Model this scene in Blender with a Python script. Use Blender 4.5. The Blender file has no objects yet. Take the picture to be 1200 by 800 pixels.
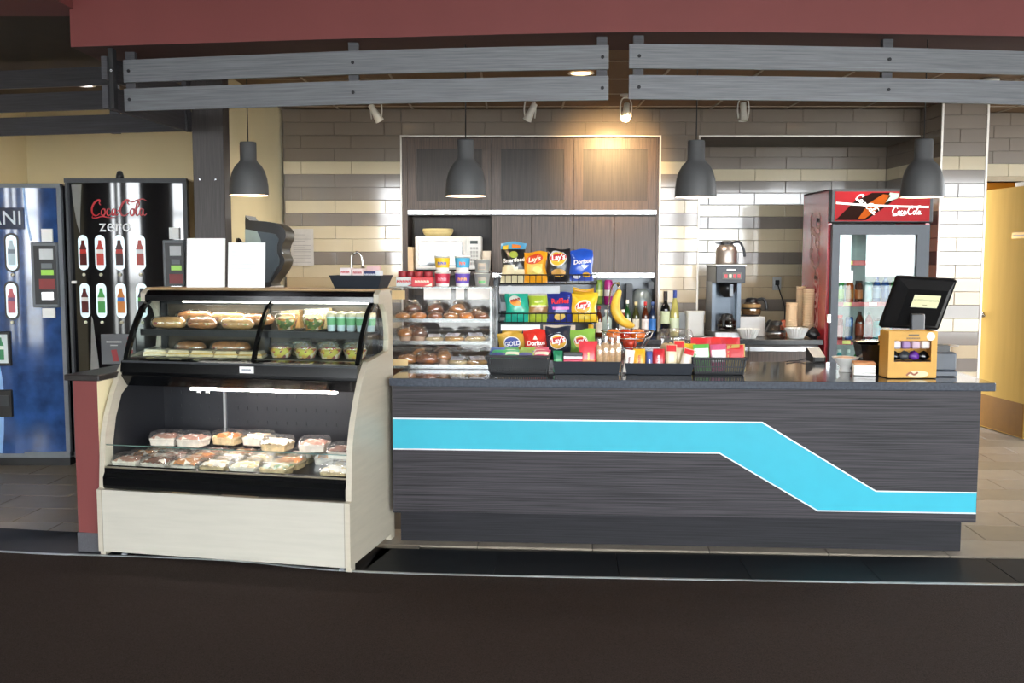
import bpy, math, random
from mathutils import Vector, Matrix
random.seed(7)
PI = math.pi
C = bpy.context.scene.collection
SC = bpy.context.scene

# ------------------------------------------------------------------ camera, world, exposure
FPX, PITCH, EYE = 1150.0, math.atan(98 / 1150.0), 1.5
cam = bpy.data.cameras.new('camera')
cam.sensor_width = 36.0
cam.lens = 36.0 * FPX / 1200.0
camo = bpy.data.objects.new('camera', cam)
C.objects.link(camo)
camo.location = (0, 0, EYE)
camo.rotation_euler = (PI / 2 - PITCH, 0, 0)
SC.camera = camo
SC.view_settings.view_transform = 'Standard'
SC.view_settings.look = 'None'
SC.view_settings.gamma = 1.0
SC.view_settings.use_curve_mapping = False
SC.view_settings.exposure = 0.45
W = bpy.data.worlds.new('sky')
SC.world = W
W.use_nodes = True
W.node_tree.nodes['Background'].inputs[0].default_value = (0.93, 0.97, 1.0, 1)
W.node_tree.nodes['Background'].inputs[1].default_value = 13.0


def lamp(name, kind, loc, power, color=(1, 1, 1), rot=(0, 0, 0), **kw):
    l = bpy.data.lights.new(name, kind)
    l.energy = power
    l.color = color
    for k, v in kw.items():
        setattr(l, k, v)
    o = bpy.data.objects.new(name, l)
    o.location = loc
    o.rotation_euler = rot
    C.objects.link(o)
    return o


def at(u, v, Y):
    """world point on the depth plane Y seen at photo pixel (u, v)"""
    a, b = (u - 600) / FPX, (400 - v) / FPX
    dy = math.cos(PITCH) + b * math.sin(PITCH)
    dz = -math.sin(PITCH) + b * math.cos(PITCH)
    return Vector((a * Y / dy, Y, EYE + dz * Y / dy))


def X(u, v, Y):
    return at(u, v, Y).x


def Z(v, Y):
    return at(600, v, Y).z


# windows behind the camera: portals for the daylight
WIN = [(-8.2, -7.75), (-7.5, -7.15), (-6.6, -5.3), (-2.6, 0.2), (0.35, 3.2), (3.35, 6.2), (6.35, 9.2), (9.35, 11.6)]
WTOP, WY = 2.95, -3.2
for a, b in WIN:
    p = lamp('daylight_portal', 'AREA', ((a + b) / 2, WY + 0.12, WTOP / 2), 1.0, rot=(PI / 2, 0, PI))
    p.data.shape = 'RECTANGLE'
    p.data.size = b - a
    p.data.size_y = WTOP
    p.data.cycles.is_portal = True


# ------------------------------------------------------------------ materials
def lin(h):
    h = h.lstrip('#')
    r = [int(h[i:i + 2], 16) / 255 for i in (0, 2, 4)]
    return tuple(c / 12.92 if c <= 0.04045 else ((c + 0.055) / 1.055) ** 2.4 for c in r)


MATS = {}


def mat(name, col, rough=0.5, metal=0.0, var=0.06, scale=14, stretch=(1, 1, 1), coat=0.0, bump=0.0, emit=0.0, spec=0.5, detail=2, trans=0):
    if name in MATS:
        return MATS[name]
    m = bpy.data.materials.new(name)
    m.use_nodes = True
    nt = m.node_tree
    N = nt.nodes
    b = N['Principled BSDF']
    c = lin(col) if isinstance(col, str) else col
    tc = N.new('ShaderNodeTexCoord')
    mp = N.new('ShaderNodeMapping')
    mp.inputs['Scale'].default_value = stretch
    nz = N.new('ShaderNodeTexNoise')
    nz.inputs['Scale'].default_value = scale
    nz.inputs['Detail'].default_value = detail
    rp = N.new('ShaderNodeValToRGB')
    rp.color_ramp.elements[0].position = 0.3
    rp.color_ramp.elements[1].position = 0.7
    rp.color_ramp.elements[0].color = tuple(max(0, k * (1 - var)) for k in c) + (1,)
    rp.color_ramp.elements[1].color = tuple(min(1, k * (1 + var)) for k in c) + (1,)
    nt.links.new(tc.outputs['Object'], mp.inputs[0])
    nt.links.new(mp.outputs[0], nz.inputs['Vector'])
    nt.links.new(nz.outputs['Fac'], rp.inputs[0])
    nt.links.new(rp.outputs[0], b.inputs['Base Color'])
    b.inputs['Roughness'].default_value = rough
    b.inputs['Metallic'].default_value = metal
    b.inputs['Coat Weight'].default_value = coat
    b.inputs['Coat Roughness'].default_value = 0.06
    b.inputs['Specular IOR Level'].default_value = spec
    if trans:
        b.inputs['Transmission Weight'].default_value = trans
    if emit:
        nt.links.new(rp.outputs[0], b.inputs['Emission Color'])
        b.inputs['Emission Strength'].default_value = emit
    if bump:
        bp = N.new('ShaderNodeBump')
        bp.inputs['Strength'].default_value = bump
        bp.inputs['Distance'].default_value = 0.01
        nt.links.new(nz.outputs['Fac'], bp.inputs['Height'])
        nt.links.new(bp.outputs[0], b.inputs['Normal'])
    MATS[name] = m
    return m


def emis(name, col, s):
    if name in MATS:
        return MATS[name]
    m = bpy.data.materials.new(name)
    m.use_nodes = True
    N = m.node_tree.nodes
    b = N['Principled BSDF']
    b.inputs['Base Color'].default_value = (.8, .8, .8, 1)
    b.inputs['Emission Color'].default_value = (*lin(col), 1)
    b.inputs['Emission Strength'].default_value = s
    MATS[name] = m
    return m


def clear(name, tint='#ffffff', base=0.05, edge=0.7, rough=0.03, haze=0.0):
    """thin clear sheet: transmits straight through, mirrors more at grazing angles"""
    if name in MATS:
        return MATS[name]
    m = bpy.data.materials.new(name)
    m.use_nodes = True
    nt = m.node_tree
    N = nt.nodes
    N.remove(N['Principled BSDF'])
    out = N['Material Output']
    tr = N.new('ShaderNodeBsdfTransparent')
    tr.inputs[0].default_value = (*lin(tint), 1)
    gl = N.new('ShaderNodeBsdfGlossy')
    gl.inputs['Roughness'].default_value = rough
    lw = N.new('ShaderNodeLayerWeight')
    lw.inputs[0].default_value = 0.5
    pw = N.new('ShaderNodeMath'); pw.operation = 'POWER'; pw.inputs[1].default_value = 4
    ml = N.new('ShaderNodeMath'); ml.operation = 'MULTIPLY_ADD'; ml.inputs[1].default_value = edge; ml.inputs[2].default_value = base
    mx = N.new('ShaderNodeMixShader')
    nt.links.new(lw.outputs['Facing'], pw.inputs[0])
    nt.links.new(pw.outputs[0], ml.inputs[0])
    nt.links.new(ml.outputs[0], mx.inputs[0])
    src = tr
    if haze:
        df = N.new('ShaderNodeBsdfDiffuse')
        df.inputs[0].default_value = (.8, .8, .8, 1)
        m2 = N.new('ShaderNodeMixShader'); m2.inputs[0].default_value = haze
        nt.links.new(tr.outputs[0], m2.inputs[1]); nt.links.new(df.outputs[0], m2.inputs[2])
        src = m2
    nt.links.new(src.outputs[0], mx.inputs[1])
    nt.links.new(gl.outputs[0], mx.inputs[2])
    nt.links.new(mx.outputs[0], out.inputs[0])
    MATS[name] = m
    return m


def grain(name, dark, light, stretch, rough=0.35, scale=6, coat=0.0, spec=0.5):
    """laminate with fine streaks"""
    if name in MATS:
        return MATS[name]
    m = bpy.data.materials.new(name)
    m.use_nodes = True
    nt = m.node_tree
    N = nt.nodes
    b = N['Principled BSDF']
    tc = N.new('ShaderNodeTexCoord')
    mp = N.new('ShaderNodeMapping')
    mp.inputs['Scale'].default_value = stretch
    nz = N.new('ShaderNodeTexNoise')
    nz.inputs['Scale'].default_value = scale
    nz.inputs['Detail'].default_value = 6
    nz.inputs['Roughness'].default_value = 0.65
    rp = N.new('ShaderNodeValToRGB')
    rp.color_ramp.elements[0].position = 0.32
    rp.color_ramp.elements[1].position = 0.70
    rp.color_ramp.elements[0].color = (*lin(dark), 1)
    rp.color_ramp.elements[1].color = (*lin(light), 1)
    nt.links.new(tc.outputs['Object'], mp.inputs[0])
    nt.links.new(mp.outputs[0], nz.inputs['Vector'])
    nt.links.new(nz.outputs['Fac'], rp.inputs[0])
    nt.links.new(rp.outputs[0], b.inputs['Base Color'])
    b.inputs['Roughness'].default_value = rough
    b.inputs['Coat Weight'].default_value = coat
    b.inputs['Specular IOR Level'].default_value = spec
    MATS[name] = m
    return m


def speck(name, cols, scale=40, rough=0.4, randomness=1.0):
    """voronoi patches in several colours: salads, mixed fillings"""
    if name in MATS:
        return MATS[name]
    m = bpy.data.materials.new(name)
    m.use_nodes = True
    nt = m.node_tree
    N = nt.nodes
    b = N['Principled BSDF']
    tc = N.new('ShaderNodeTexCoord')
    vo = N.new('ShaderNodeTexVoronoi')
    vo.inputs['Scale'].default_value = scale
    sp = N.new('ShaderNodeSeparateColor')
    rp = N.new('ShaderNodeValToRGB')
    rp.color_ramp.interpolation = 'CONSTANT'
    e = rp.color_ramp.elements
    while len(e) < len(cols):
        e.new(0.5)
    for i, c in enumerate(cols):
        e[i].position = i / len(cols)
        e[i].color = (*lin(c), 1)
    nt.links.new(tc.outputs['Object'], vo.inputs['Vector'])
    nt.links.new(vo.outputs['Color'], sp.inputs[0])
    nt.links.new(sp.outputs[0], rp.inputs[0])
    nt.links.new(rp.outputs[0], b.inputs['Base Color'])
    b.inputs['Roughness'].default_value = rough
    MATS[name] = m
    return m


def col(h, rough=0.4, **k):
    return mat('paint_' + h.strip('#') + '_%d' % int(rough * 100), h, rough, **k)


# ------------------------------------------------------------------ mesh builder
def smooth_pts(pts, k=6, closed=False):
    P = [Vector(p) for p in pts]
    n = len(P)
    if n < 3:
        return P
    out = []
    rng = range(n) if closed else range(n - 1)
    for i in rng:
        p0 = P[(i - 1) % n] if closed or i > 0 else P[0]
        p1, p2 = P[i], P[(i + 1) % n]
        p3 = P[(i + 2) % n] if closed or i + 2 < n else P[-1]
        for j in range(k):
            t = j / k
            out.append(0.5 * ((2 * p1) + (p2 - p0) * t + (2 * p0 - 5 * p1 + 4 * p2 - p3) * t * t + (3 * p1 - p0 - 3 * p2 + p3) * t ** 3))
    if not closed:
        out.append(P[-1])
    return out


TXT = {}


def text_geo(s, size, bold=0.0, shear=0.0, space=1.0):
    key = (s, bold, shear, space)
    if key not in TXT:
        cu = bpy.data.curves.new('t', 'FONT')
        cu.body = s
        cu.size = 1.0
        cu.align_x = 'CENTER'
        cu.align_y = 'CENTER'
        cu.offset = bold
        cu.shear = shear
        cu.space_character = space
        cu.resolution_u = 3
        o = bpy.data.objects.new('t', cu)
        C.objects.link(o)
        dg = bpy.context.evaluated_depsgraph_get()
        me = o.evaluated_get(dg).to_mesh()
        vs = [(v.co.x, v.co.y) for v in me.vertices]
        fs = [tuple(p.vertices) for p in me.polygons]
        o.evaluated_get(dg).to_mesh_clear()
        bpy.data.objects.remove(o)
        bpy.data.curves.remove(cu)
        TXT[key] = (vs, fs)
    vs, fs = TXT[key]
    return [(x * size, y * size) for x, y in vs], fs


class M:
    def __init__(s):
        s.v, s.f, s.mi, s.sm = [], [], [], []

    def add(s, vs, fs, mi=0, smooth=False):
        o = len(s.v)
        s.v += [tuple(p) for p in vs]
        for f in fs:
            s.f.append(tuple(i + o for i in f))
            s.mi.append(mi)
            s.sm.append(smooth)
        return s

    def box(s, x0, x1, y0, y1, z0, z1, mi=0, bev=0.0):
        if not bev:
            vs = [(x, y, z) for z in (z0, z1) for y in (y0, y1) for x in (x0, x1)]
            return s.add(vs, [(0, 2, 3, 1), (4, 5, 7, 6), (0, 1, 5, 4), (2, 6, 7, 3), (0, 4, 6, 2), (1, 3, 7, 5)], mi)
        b = min(bev, abs(x1 - x0) * .45, abs(y1 - y0) * .45, abs(z1 - z0) * .45)
        vs, idx = [], {}
        for k, z in enumerate((z0, z1)):
            for j, y in enumerate((y0, y1)):
                for i, x in enumerate((x0, x1)):
                    xi, yi, zi = x + (b if i == 0 else -b), y + (b if j == 0 else -b), z + (b if k == 0 else -b)
                    for ax, p in enumerate(((x, yi, zi), (xi, y, zi), (xi, yi, z))):
                        idx[(i, j, k, ax)] = len(vs)
                        vs.append(p)
        fs = []
        I = lambda i, j, k, a: idx[(i, j, k, a)]
        for q in (0, 1):
            fs.append([I(q, 0, 0, 0), I(q, 1, 0, 0), I(q, 1, 1, 0), I(q, 0, 1, 0)][::1 if q else -1])
            fs.append([I(0, q, 0, 1), I(1, q, 0, 1), I(1, q, 1, 1), I(0, q, 1, 1)][::-1 if q else 1])
            fs.append([I(0, 0, q, 2), I(1, 0, q, 2), I(1, 1, q, 2), I(0, 1, q, 2)][::1 if q else -1])
        for a in (0, 1):
            for c in (0, 1):
                fs.append([I(0, a, c, 1), I(1, a, c, 1), I(1, a, c, 2), I(0, a, c, 2)])
                fs.append([I(a, 0, c, 0), I(a, 1, c, 0), I(a, 1, c, 2), I(a, 0, c, 2)])
                fs.append([I(a, c, 0, 0), I(a, c, 1, 0), I(a, c, 1, 1), I(a, c, 0, 1)])
                for e in (0, 1):
                    fs.append([I(a, c, e, 0), I(a, c, e, 1), I(a, c, e, 2)])
        return s.add(vs, fs, mi)

    def prism(s, poly, ax, a, b, mi=0, smooth=False):
        n = len(poly)

        def pt(p, t):
            return (t, p[0], p[1]) if ax == 'x' else (p[0], t, p[1]) if ax == 'y' else (p[0], p[1], t)
        vs = [pt(p, a) for p in poly] + [pt(p, b) for p in poly]
        s.add(vs, [tuple(range(n))[::-1], tuple(range(n, 2 * n))], mi)
        return s.add(vs, [(i, (i + 1) % n, n + (i + 1) % n, n + i) for i in range(n)], mi, smooth)

    def lathe(s, prof, n=16, c=(0, 0, 0), mi=0, smooth=True, caps=True, axis='z', wob=None):
        vs = []
        for r, z in prof:
            for i in range(n):
                t = 2 * PI * i / n
                rr = r * (wob(t, z) if wob else 1)
                p = (rr * math.cos(t), rr * math.sin(t), z)
                if axis == 'y':
                    p = (p[0], p[2], p[1])
                elif axis == 'x':
                    p = (p[2], p[0], p[1])
                vs.append((p[0] + c[0], p[1] + c[1], p[2] + c[2]))
        fs = [(j * n + i, j * n + (i + 1) % n, (j + 1) * n + (i + 1) % n, (j + 1) * n + i) for j in range(len(prof) - 1) for i in range(n)]
        s.add(vs, fs, mi, smooth)
        if caps:
            o = len(s.v) - len(vs)
            for j, rv in ((0, True), (len(prof) - 1, False)):
                if prof[j][0] > 1e-5:
                    f = [o + j * n + i for i in range(n)]
                    s.f.append(tuple(f[::-1] if rv else f)); s.mi.append(mi); s.sm.append(False)
        return s

    def tube(s, pts, r, n=6, mi=0, closed=False, smooth=True):
        P = [Vector(p) for p in pts]
        L = len(P)
        vs = []
        up0 = None
        for i, p in enumerate(P):
            a = P[(i - 1) % L] if closed or i else P[0]
            b = P[(i + 1) % L] if closed or i < L - 1 else P[-1]
            d = (b - a)
            d = d.normalized() if d.length > 1e-9 else Vector((0, 0, 1))
            if up0 is None:
                up0 = Vector((0, 0, 1)) if abs(d.z) < .9 else Vector((1, 0, 0))
            e = up0 - d * up0.dot(d)
            if e.length < 1e-5:
                e = d.orthogonal()
            e.normalize()
            up0 = e
            g = d.cross(e)
            rr = r[i] if isinstance(r, (list, tuple)) else r
            for k in range(n):
                t = 2 * PI * k / n
                vs.append(p + e * (rr * math.cos(t)) + g * (rr * math.sin(t)))
        m = L if closed else L - 1
        fs = [(j * n + i, j * n + (i + 1) % n, ((j + 1) % L) * n + (i + 1) % n, ((j + 1) % L) * n + i) for j in range(m) for i in range(n)]
        if not closed:
            fs += [tuple(range(n))[::-1], tuple(range((L - 1) * n, L * n))]
        return s.add(vs, fs, mi, smooth)

    def rod(s, a, b, r, n=6, mi=0):
        return s.tube([a, b], r, n, mi)

    def sheet(s, rows, mi=0, smooth=True, zone=None):
        nr, nc = len(rows), len(rows[0])
        vs = [p for r in rows for p in r]
        for j in range(nr - 1):
            for i in range(nc - 1):
                pass
        o = len(s.v)
        s.v += [tuple(p) for p in vs]
        for j in range(nr - 1):
            for i in range(nc - 1):
                s.f.append((o + j * nc + i, o + j * nc + i + 1, o + (j + 1) * nc + i + 1, o + (j + 1) * nc + i))
                s.mi.append(zone((i + .5) / (nc - 1), (j + .5) / (nr - 1)) if zone else mi)
                s.sm.append(smooth)
        return s

    def lump(s, rx, ry, rz, c=(0, 0, 0), seed=0, amp=.08, nu=12, nv=7, mi=0, flat=True):
        rd = random.Random(seed)
        ph = [rd.uniform(0, 6.28) for _ in range(6)]
        rows = []
        for j in range(nv + 1):
            t = PI * j / nv
            row = []
            for i in range(nu + 1):
                a = 2 * PI * (i % nu) / nu
                k = 1 + amp * (math.sin(3 * a + ph[0] + 2 * t) * .6 + math.sin(5 * a + ph[1] - 3 * t) * .4 + math.sin(2 * a + 4 * t + ph[2]) * .5)
                z = rz * math.cos(t) * k
                if flat and z < 0:
                    z *= .55
                row.append((c[0] + rx * math.sin(t) * math.cos(a) * k, c[1] + ry * math.sin(t) * math.sin(a) * k, c[2] + z))
            rows.append(row)
        return s.sheet(rows, mi)

    def text(s, txt, size, fn, mi=0, bold=0.0, shear=0.0, space=1.0):
        if txt[0] == '~':          # lettering too blurred to read: a run of short strokes
            k = int(txt[1:])
            for i in range(k):
                x = (i - (k - 1) / 2) * size * .55
                s.ribbon([(x - size * .16, -size * .28), (x - size * .12, size * .26), (x + size * .06, -size * .02), (x + size * .17, size * .2), (x + size * .14, -size * .28)], size * .15, fn, mi, 3)
            return s
        vs, fs = text_geo(txt, size, bold, shear, space)
        return s.add([fn(x, y) for x, y in vs], fs, mi)

    def ribbon(s, pts, w, fn, mi=0, k=5, closed=False):
        P = smooth_pts([(p[0], p[1], 0) for p in pts], k, closed)
        n = len(P)
        vs = []
        for i, p in enumerate(P):
            a = P[(i - 1) % n] if closed or i else P[0]
            b = P[(i + 1) % n] if closed or i < n - 1 else P[-1]
            d = b - a
            d.normalize()
            t = i / max(1, n - 1)
            ww = (w(t) if callable(w) else w) / 2
            vs.append(fn(p.x - d.y * ww, p.y + d.x * ww))
            vs.append(fn(p.x + d.y * ww, p.y - d.x * ww))
        m = n if closed else n - 1
        return s.add(vs, [(2 * i, 2 * i + 1, (2 * ((i + 1) % n)) + 1, 2 * ((i + 1) % n)) for i in range(m)], mi)

    def disc(s, cx, cy, rx, ry, fn, mi=0, n=20, rings=2, rot=0.0):
        vs = [fn(cx, cy)]
        for k in range(1, rings + 1):
            for i in range(n):
                t = 2 * PI * i / n
                x, y = rx * k / rings * math.cos(t), ry * k / rings * math.sin(t)
                vs.append(fn(cx + x * math.cos(rot) - y * math.sin(rot), cy + x * math.sin(rot) + y * math.cos(rot)))
        fs = [(0, 1 + i, 1 + (i + 1) % n) for i in range(n)]
        for k in range(rings - 1):
            fs += [(1 + k * n + i, 1 + (k + 1) * n + i, 1 + (k + 1) * n + (i + 1) % n, 1 + k * n + (i + 1) % n) for i in range(n)]
        return s.add(vs, fs, mi)

    def quad(s, x0, x1, y0, y1, fn, mi=0, nx=1, ny=1):
        return s.sheet([[fn(x0 + (x1 - x0) * i / nx, y0 + (y1 - y0) * j / ny) for i in range(nx + 1)] for j in range(ny + 1)], mi, False)

    def poly(s, pts, fn, mi=0):
        return s.add([fn(*p) for p in pts], [tuple(range(len(pts)))], mi)

    def xf(s, loc=(0, 0, 0), rz=0.0, rx=0.0, ry=0.0, sc=1.0, start=0):
        mtx = Matrix.Translation(loc) @ Matrix.Rotation(rz, 4, 'Z') @ Matrix.Rotation(ry, 4, 'Y') @ Matrix.Rotation(rx, 4, 'X') @ Matrix.Scale(sc, 4)
        s.v[start:] = [tuple(mtx @ Vector(p)) for p in s.v[start:]]
        return s

    def mesh(s, name, mats):
        me = bpy.data.meshes.new(name)
        me.from_pydata(s.v, [], s.f)
        for m in (mats if isinstance(mats, (list, tuple)) else [mats]):
            me.materials.append(m)
        me.polygons.foreach_set('material_index', s.mi)
        me.polygons.foreach_set('use_smooth', s.sm)
        me.update()
        return me

    def build(s, name, mats, parent=None, loc=None, rz=0.0):
        return put(name, s.mesh(name, mats), parent, loc, rz)


def put(name, me, parent=None, loc=None, rz=0.0):
    o = bpy.data.objects.new(name, me)
    C.objects.link(o)
    if parent:
        o.parent = parent
    if loc is not None:
        o.location = loc
    if rz:
        o.rotation_euler = (0, 0, rz)
    return o


def tag(o, label, cat, group=None):
    o['label'] = label
    o['category'] = cat
    if group:
        o['group'] = group
    return o


def thing(name, label, cat, loc=(0, 0, 0), rz=0.0, group=None):
    o = bpy.data.objects.new(name, None)
    C.objects.link(o)
    o.empty_display_size = .05
    o.location = loc
    o.rotation_euler = (0, 0, rz)
    return tag(o, label, cat, group)


def struct(o):
    o['kind'] = 'structure'
    return o


def dup(o, loc=None, rz=None, label=None, parent=None, scale=None):
    c = o.copy()
    C.objects.link(c)
    if parent:
        c.parent = parent
    if loc is not None:
        c.location = loc
    if rz is not None:
        c.rotation_euler = (0, 0, rz)
    if scale is not None:
        c.scale = (scale,) * 3 if isinstance(scale, (int, float)) else scale
    if label:
        c['label'] = label
    for ch in list(o.children):
        dup(ch, parent=c)
    return c


def flat(o, ex, ey, off=(0, 0, 0)):
    o, ex, ey, off = Vector(o), Vector(ex), Vector(ey), Vector(off)
    return lambda x, y: o + ex * x + ey * y + off


def rrect(x0, x1, y0, y1, r, n=4):
    out = []
    for cx, cy, a0 in ((x1 - r, y1 - r, 0), (x0 + r, y1 - r, PI / 2), (x0 + r, y0 + r, PI), (x1 - r, y0 + r, 1.5 * PI)):
        out += [(cx + r * math.cos(a0 + PI / 2 * i / n), cy + r * math.sin(a0 + PI / 2 * i / n)) for i in range(n + 1)]
    return out


ORD = ['first', 'second', 'third', 'fourth', 'fifth', 'sixth', 'seventh', 'eighth', 'ninth', 'tenth', 'eleventh', 'twelfth', 'thirteenth', 'fourteenth']


def script_logo(m, fn, width, mi=0, wt=1.0):
    """flowing script wordmark of a cola, about 3.75 units long, scaled to width"""
    k = width / 3.75
    g = lambda x, y: fn((x - 1.9) * k, (y - .35) * k)
    S = lambda a, b: (lambda t: (a + (b - a) * math.sin(PI * t)) * wt)
    R = lambda pts, a=.05, b=.13: m.ribbon(pts, S(a, b), g, mi, 6)
    R([(.72, .72), (.62, .86), (.68, 1.0), (.55, 1.05), (.28, .86), (.10, .48), (.16, .14), (.40, .03), (.66, .20)], .05, .17)
    R([(.20, .10), (.10, -.08), (.35, -.12), (.8, -.02), (1.25, -.10), (1.7, -.06)], .03, .10)
    R([(.88, .48), (.76, .36), (.76, .12), (.90, .05), (1.0, .22), (.98, .42), (.88, .48), (1.05, .44)])
    R([(1.34, .42), (1.22, .48), (1.12, .30), (1.16, .08), (1.30, .06), (1.42, .18)])
    R([(1.66, .44), (1.54, .47), (1.46, .28), (1.50, .07), (1.62, .12), (1.70, .45), (1.68, .15), (1.78, .06), (1.86, .16)])
    R([(1.80, .34), (1.95, .36), (2.02, .34)], .06, .10)
    R([(2.62, .74), (2.50, .88), (2.60, 1.02), (2.44, 1.04), (2.18, .80), (2.02, .42), (2.10, .10), (2.34, .03), (2.58, .22)], .05, .17)
    R([(2.5, 1.03), (2.8, .92), (3.1, 1.02), (3.5, 1.12), (3.78, .98)], .03, .11)
    R([(2.80, .48), (2.68, .36), (2.68, .12), (2.82, .05), (2.92, .22), (2.90, .42), (2.80, .48), (2.98, .46)])
    R([(3.04, .40), (3.24, .70), (3.26, .92), (3.14, .86), (3.04, .40), (3.06, .10), (3.16, .05), (3.24, .16)])
    R([(3.50, .44), (3.38, .47), (3.30, .28), (3.34, .07), (3.46, .12), (3.54, .45), (3.52, .15), (3.62, .06), (3.74, .18)])


# common materials
BLACK = mat('black_plastic', '#141518', .35, var=.1)
BLACKG = mat('gloss_black', '#08090b', .16, var=.1, coat=.2)
CHROME = mat('chrome', '#c9cbcf', .18, 1.0, var=.03)
STEEL = mat('brushed_steel', '#b9bbbd', .32, .9, var=.06, scale=60, stretch=(1, 1, .05))
WHITE = mat('white_paint', '#e9e9e6', .45, var=.02)
PAPER = mat('paper', '#f4f4f2', .7, var=.02)
GREYP = mat('grey_plastic', '#6d7278', .4, var=.05)
DARKG = mat('dark_grey', '#2e3136', .4, var=.08)
GLASS = clear('clear_glass', '#f4fbf9', .05, .75, .01)
ACRYL = clear('clear_acrylic', '#fafafa', .05, .4, .03, .02)
LOWG = clear('low_case_glass', '#fdfffe', .02, .35, .01)
HAZY = clear('acrylic_edge', '#dfe5e5', .08, .5, .10, .10)
PLAST = clear('clear_packaging', '#fdfdfd', .10, .7, .14, .05)
WRAP = clear('cling_wrap', '#ffffff', .17, .6, .15, .05)

# ------------------------------------------------------------------ setting: floor
CARPET = mat('brown_carpet', '#332925', .95, var=.45, scale=260, bump=.6, spec=.1, detail=4)
GROUT = mat('floor_grout', '#57534e', .8)
EDGE = [(-11, 6.3), (-5.0, 5.33), (-2.62, 4.905), (-2.13, 4.845), (-1.4, 4.755), (-.69, 4.575), (.8, 4.47), (2.35, 4.395), (4.6, 4.34), (12, 4.3)]
EDGE = [(p.x, p.y) for p in smooth_pts([(a, b, 0) for a, b in EDGE], 4)]
floor = struct(M().box(-11, 12, -3.2, 10.5, -.09, -.015).build('floor', GROUT))
m = M()
n = len(EDGE)
m.add([(a, b, .002) for a, b in EDGE] + [(a, -3.2, .002) for a, b in EDGE], [(i, n + i, n + i + 1, i + 1) for i in range(n - 1)])
m.build('carpet', CARPET, floor)


def offs(pts, d):
    out = []
    for i, p in enumerate(pts):
        a, b = Vector(pts[max(0, i - 1)]), Vector(pts[min(len(pts) - 1, i + 1)])
        t = (b - a).normalized()
        out.append((p[0] - t.y * d, p[1] + t.x * d))
    return out


m = M()
e2 = offs(EDGE, .018)
m.add([(a, b, .006) for a, b in EDGE] + [(a, b, .006) for a, b in e2], [(i, i + 1, n + i + 1, n + i) for i in range(n - 1)])
m.add([(a, b, .006) for a, b in EDGE] + [(a, b, -.01) for a, b in EDGE], [(i, n + i, n + i + 1, i + 1) for i in range(n - 1)])
m.build('metal_edge_strip', mat('floor_trim', '#b5b9ba', .3, .6), floor)
# black border tiles, each .6 m long, following the bend
BTILE = [mat('black_tile_%d' % i, c, .5, var=.12, scale=30, spec=.18) for i, c in enumerate(('#14161a', '#171a1e', '#121418'))]
dense = []
for i in range(n - 1):
    for k in range(8):
        t = k / 8
        dense.append((EDGE[i][0] + (EDGE[i + 1][0] - EDGE[i][0]) * t, EDGE[i][1] + (EDGE[i + 1][1] - EDGE[i][1]) * t))
s, last, marks = 0.0, dense[0], [dense[0]]
for p in dense[1:]:
    s += math.dist(p, last)
    last = p
    if s >= .595:
        marks.append(p)
        s = 0
for i in range(len(marks) - 1):
    a, b = Vector(marks[i]), Vector(marks[i + 1])
    if b.x < -4.6 or a.x > 4.6:
        continue
    t = (b - a).normalized()
    nrm = Vector((-t.y, t.x))
    g = t * .0025
    P = [a + g + nrm * .02, b - g + nrm * .02, b - g + nrm * .405, a + g + nrm * .405]
    M().prism([(p.x, p.y) for p in P], 'z', -.014, .001).build('border_tile', BTILE[i % 3], floor)
# large beige floor tiles, running bond along the counter
FT = [mat('floor_tile_%d' % i, c, .38, var=.07, scale=9, detail=5) for i, c in enumerate(('#8a8073', '#91877a', '#827869'))]
FTM = [M().box(-.2985, .2985, -.1485, .1485, -.013, -.001, bev=.003).mesh('floor_tile', f) for f in FT]
FT_R = math.radians(-4)
k = 0
for r in range(15):
    for q in range(20):
        lx, ly = -5.6 + q * .6 + (.3 if r % 2 else 0), .1 + r * .3
        x = lx * math.cos(FT_R) - ly * math.sin(FT_R)
        y = 4.75 + lx * math.sin(FT_R) + ly * math.cos(FT_R)
        if x < -4.6 or x > 5.2 or y < 4.9 or y > 8.9 or (-.5 < x < 2.1 and 5.3 < y):
            continue
        if (-1.9 < x < -.4 and y > 5.4):
            continue
        put('floor_tile', FTM[(r * 7 + q * 3) % 3], floor, (x, y, 0), FT_R)

# ------------------------------------------------------------------ tiled walls
TILE = {'t': mat('tile_taupe', '#80756a', .16, var=.05, scale=3, coat=.4),
        'g': mat('tile_grey', '#8a827b', .09, var=.05, scale=3, coat=.75),
        'c': mat('tile_cream', '#d3c6aa', .09, var=.05, scale=3, coat=.75),
        'b': mat('tile_beige', '#c4b294', .10, var=.05, scale=3, coat=.75)}
GR2 = mat('wall_grout', '#6f6962', .8)
PITCH_T = .1036
ZC = at(400, 189, 8.0).z
SEQ = {0: 'c', 1: 'g', 2: 'g', 3: 'c', 4: 'g', 5: 'c', 6: 'c', 7: 'g', 8: 'c', 9: 'b', 10: 'b', 11: 'g'}


def rowcol(k):
    return 't' if k < 0 else SEQ.get(k, 'cgbg'[k % 4])


TM = {}


def tile_mesh(w, h, c):
    key = (round(w, 3), round(h, 3), c)
    if key not in TM:
        x, z, d, e = w / 2 - .001, h / 2 - .001, .008, .003
        vs = [(-x, 0, -z), (x, 0, -z), (x, 0, z), (-x, 0, z), (-x, -d + e, -z), (x, -d + e, -z), (x, -d + e, z), (-x, -d + e, z),
              (-x + e, -d, -z + e), (x - e, -d, -z + e), (x - e, -d, z - e), (-x + e, -d, z - e)]
        fs = [(8, 9, 10, 11)] + [(4 + i, 4 + (i + 1) % 4, 8 + (i + 1) % 4, 8 + i) for i in range(4)] + [(i, (i + 1) % 4, 4 + (i + 1) % 4, 4 + i) for i in range(4)]
        TM[key] = M().add(vs, fs).mesh('wall_tile', TILE[c])
    return TM[key]


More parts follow.
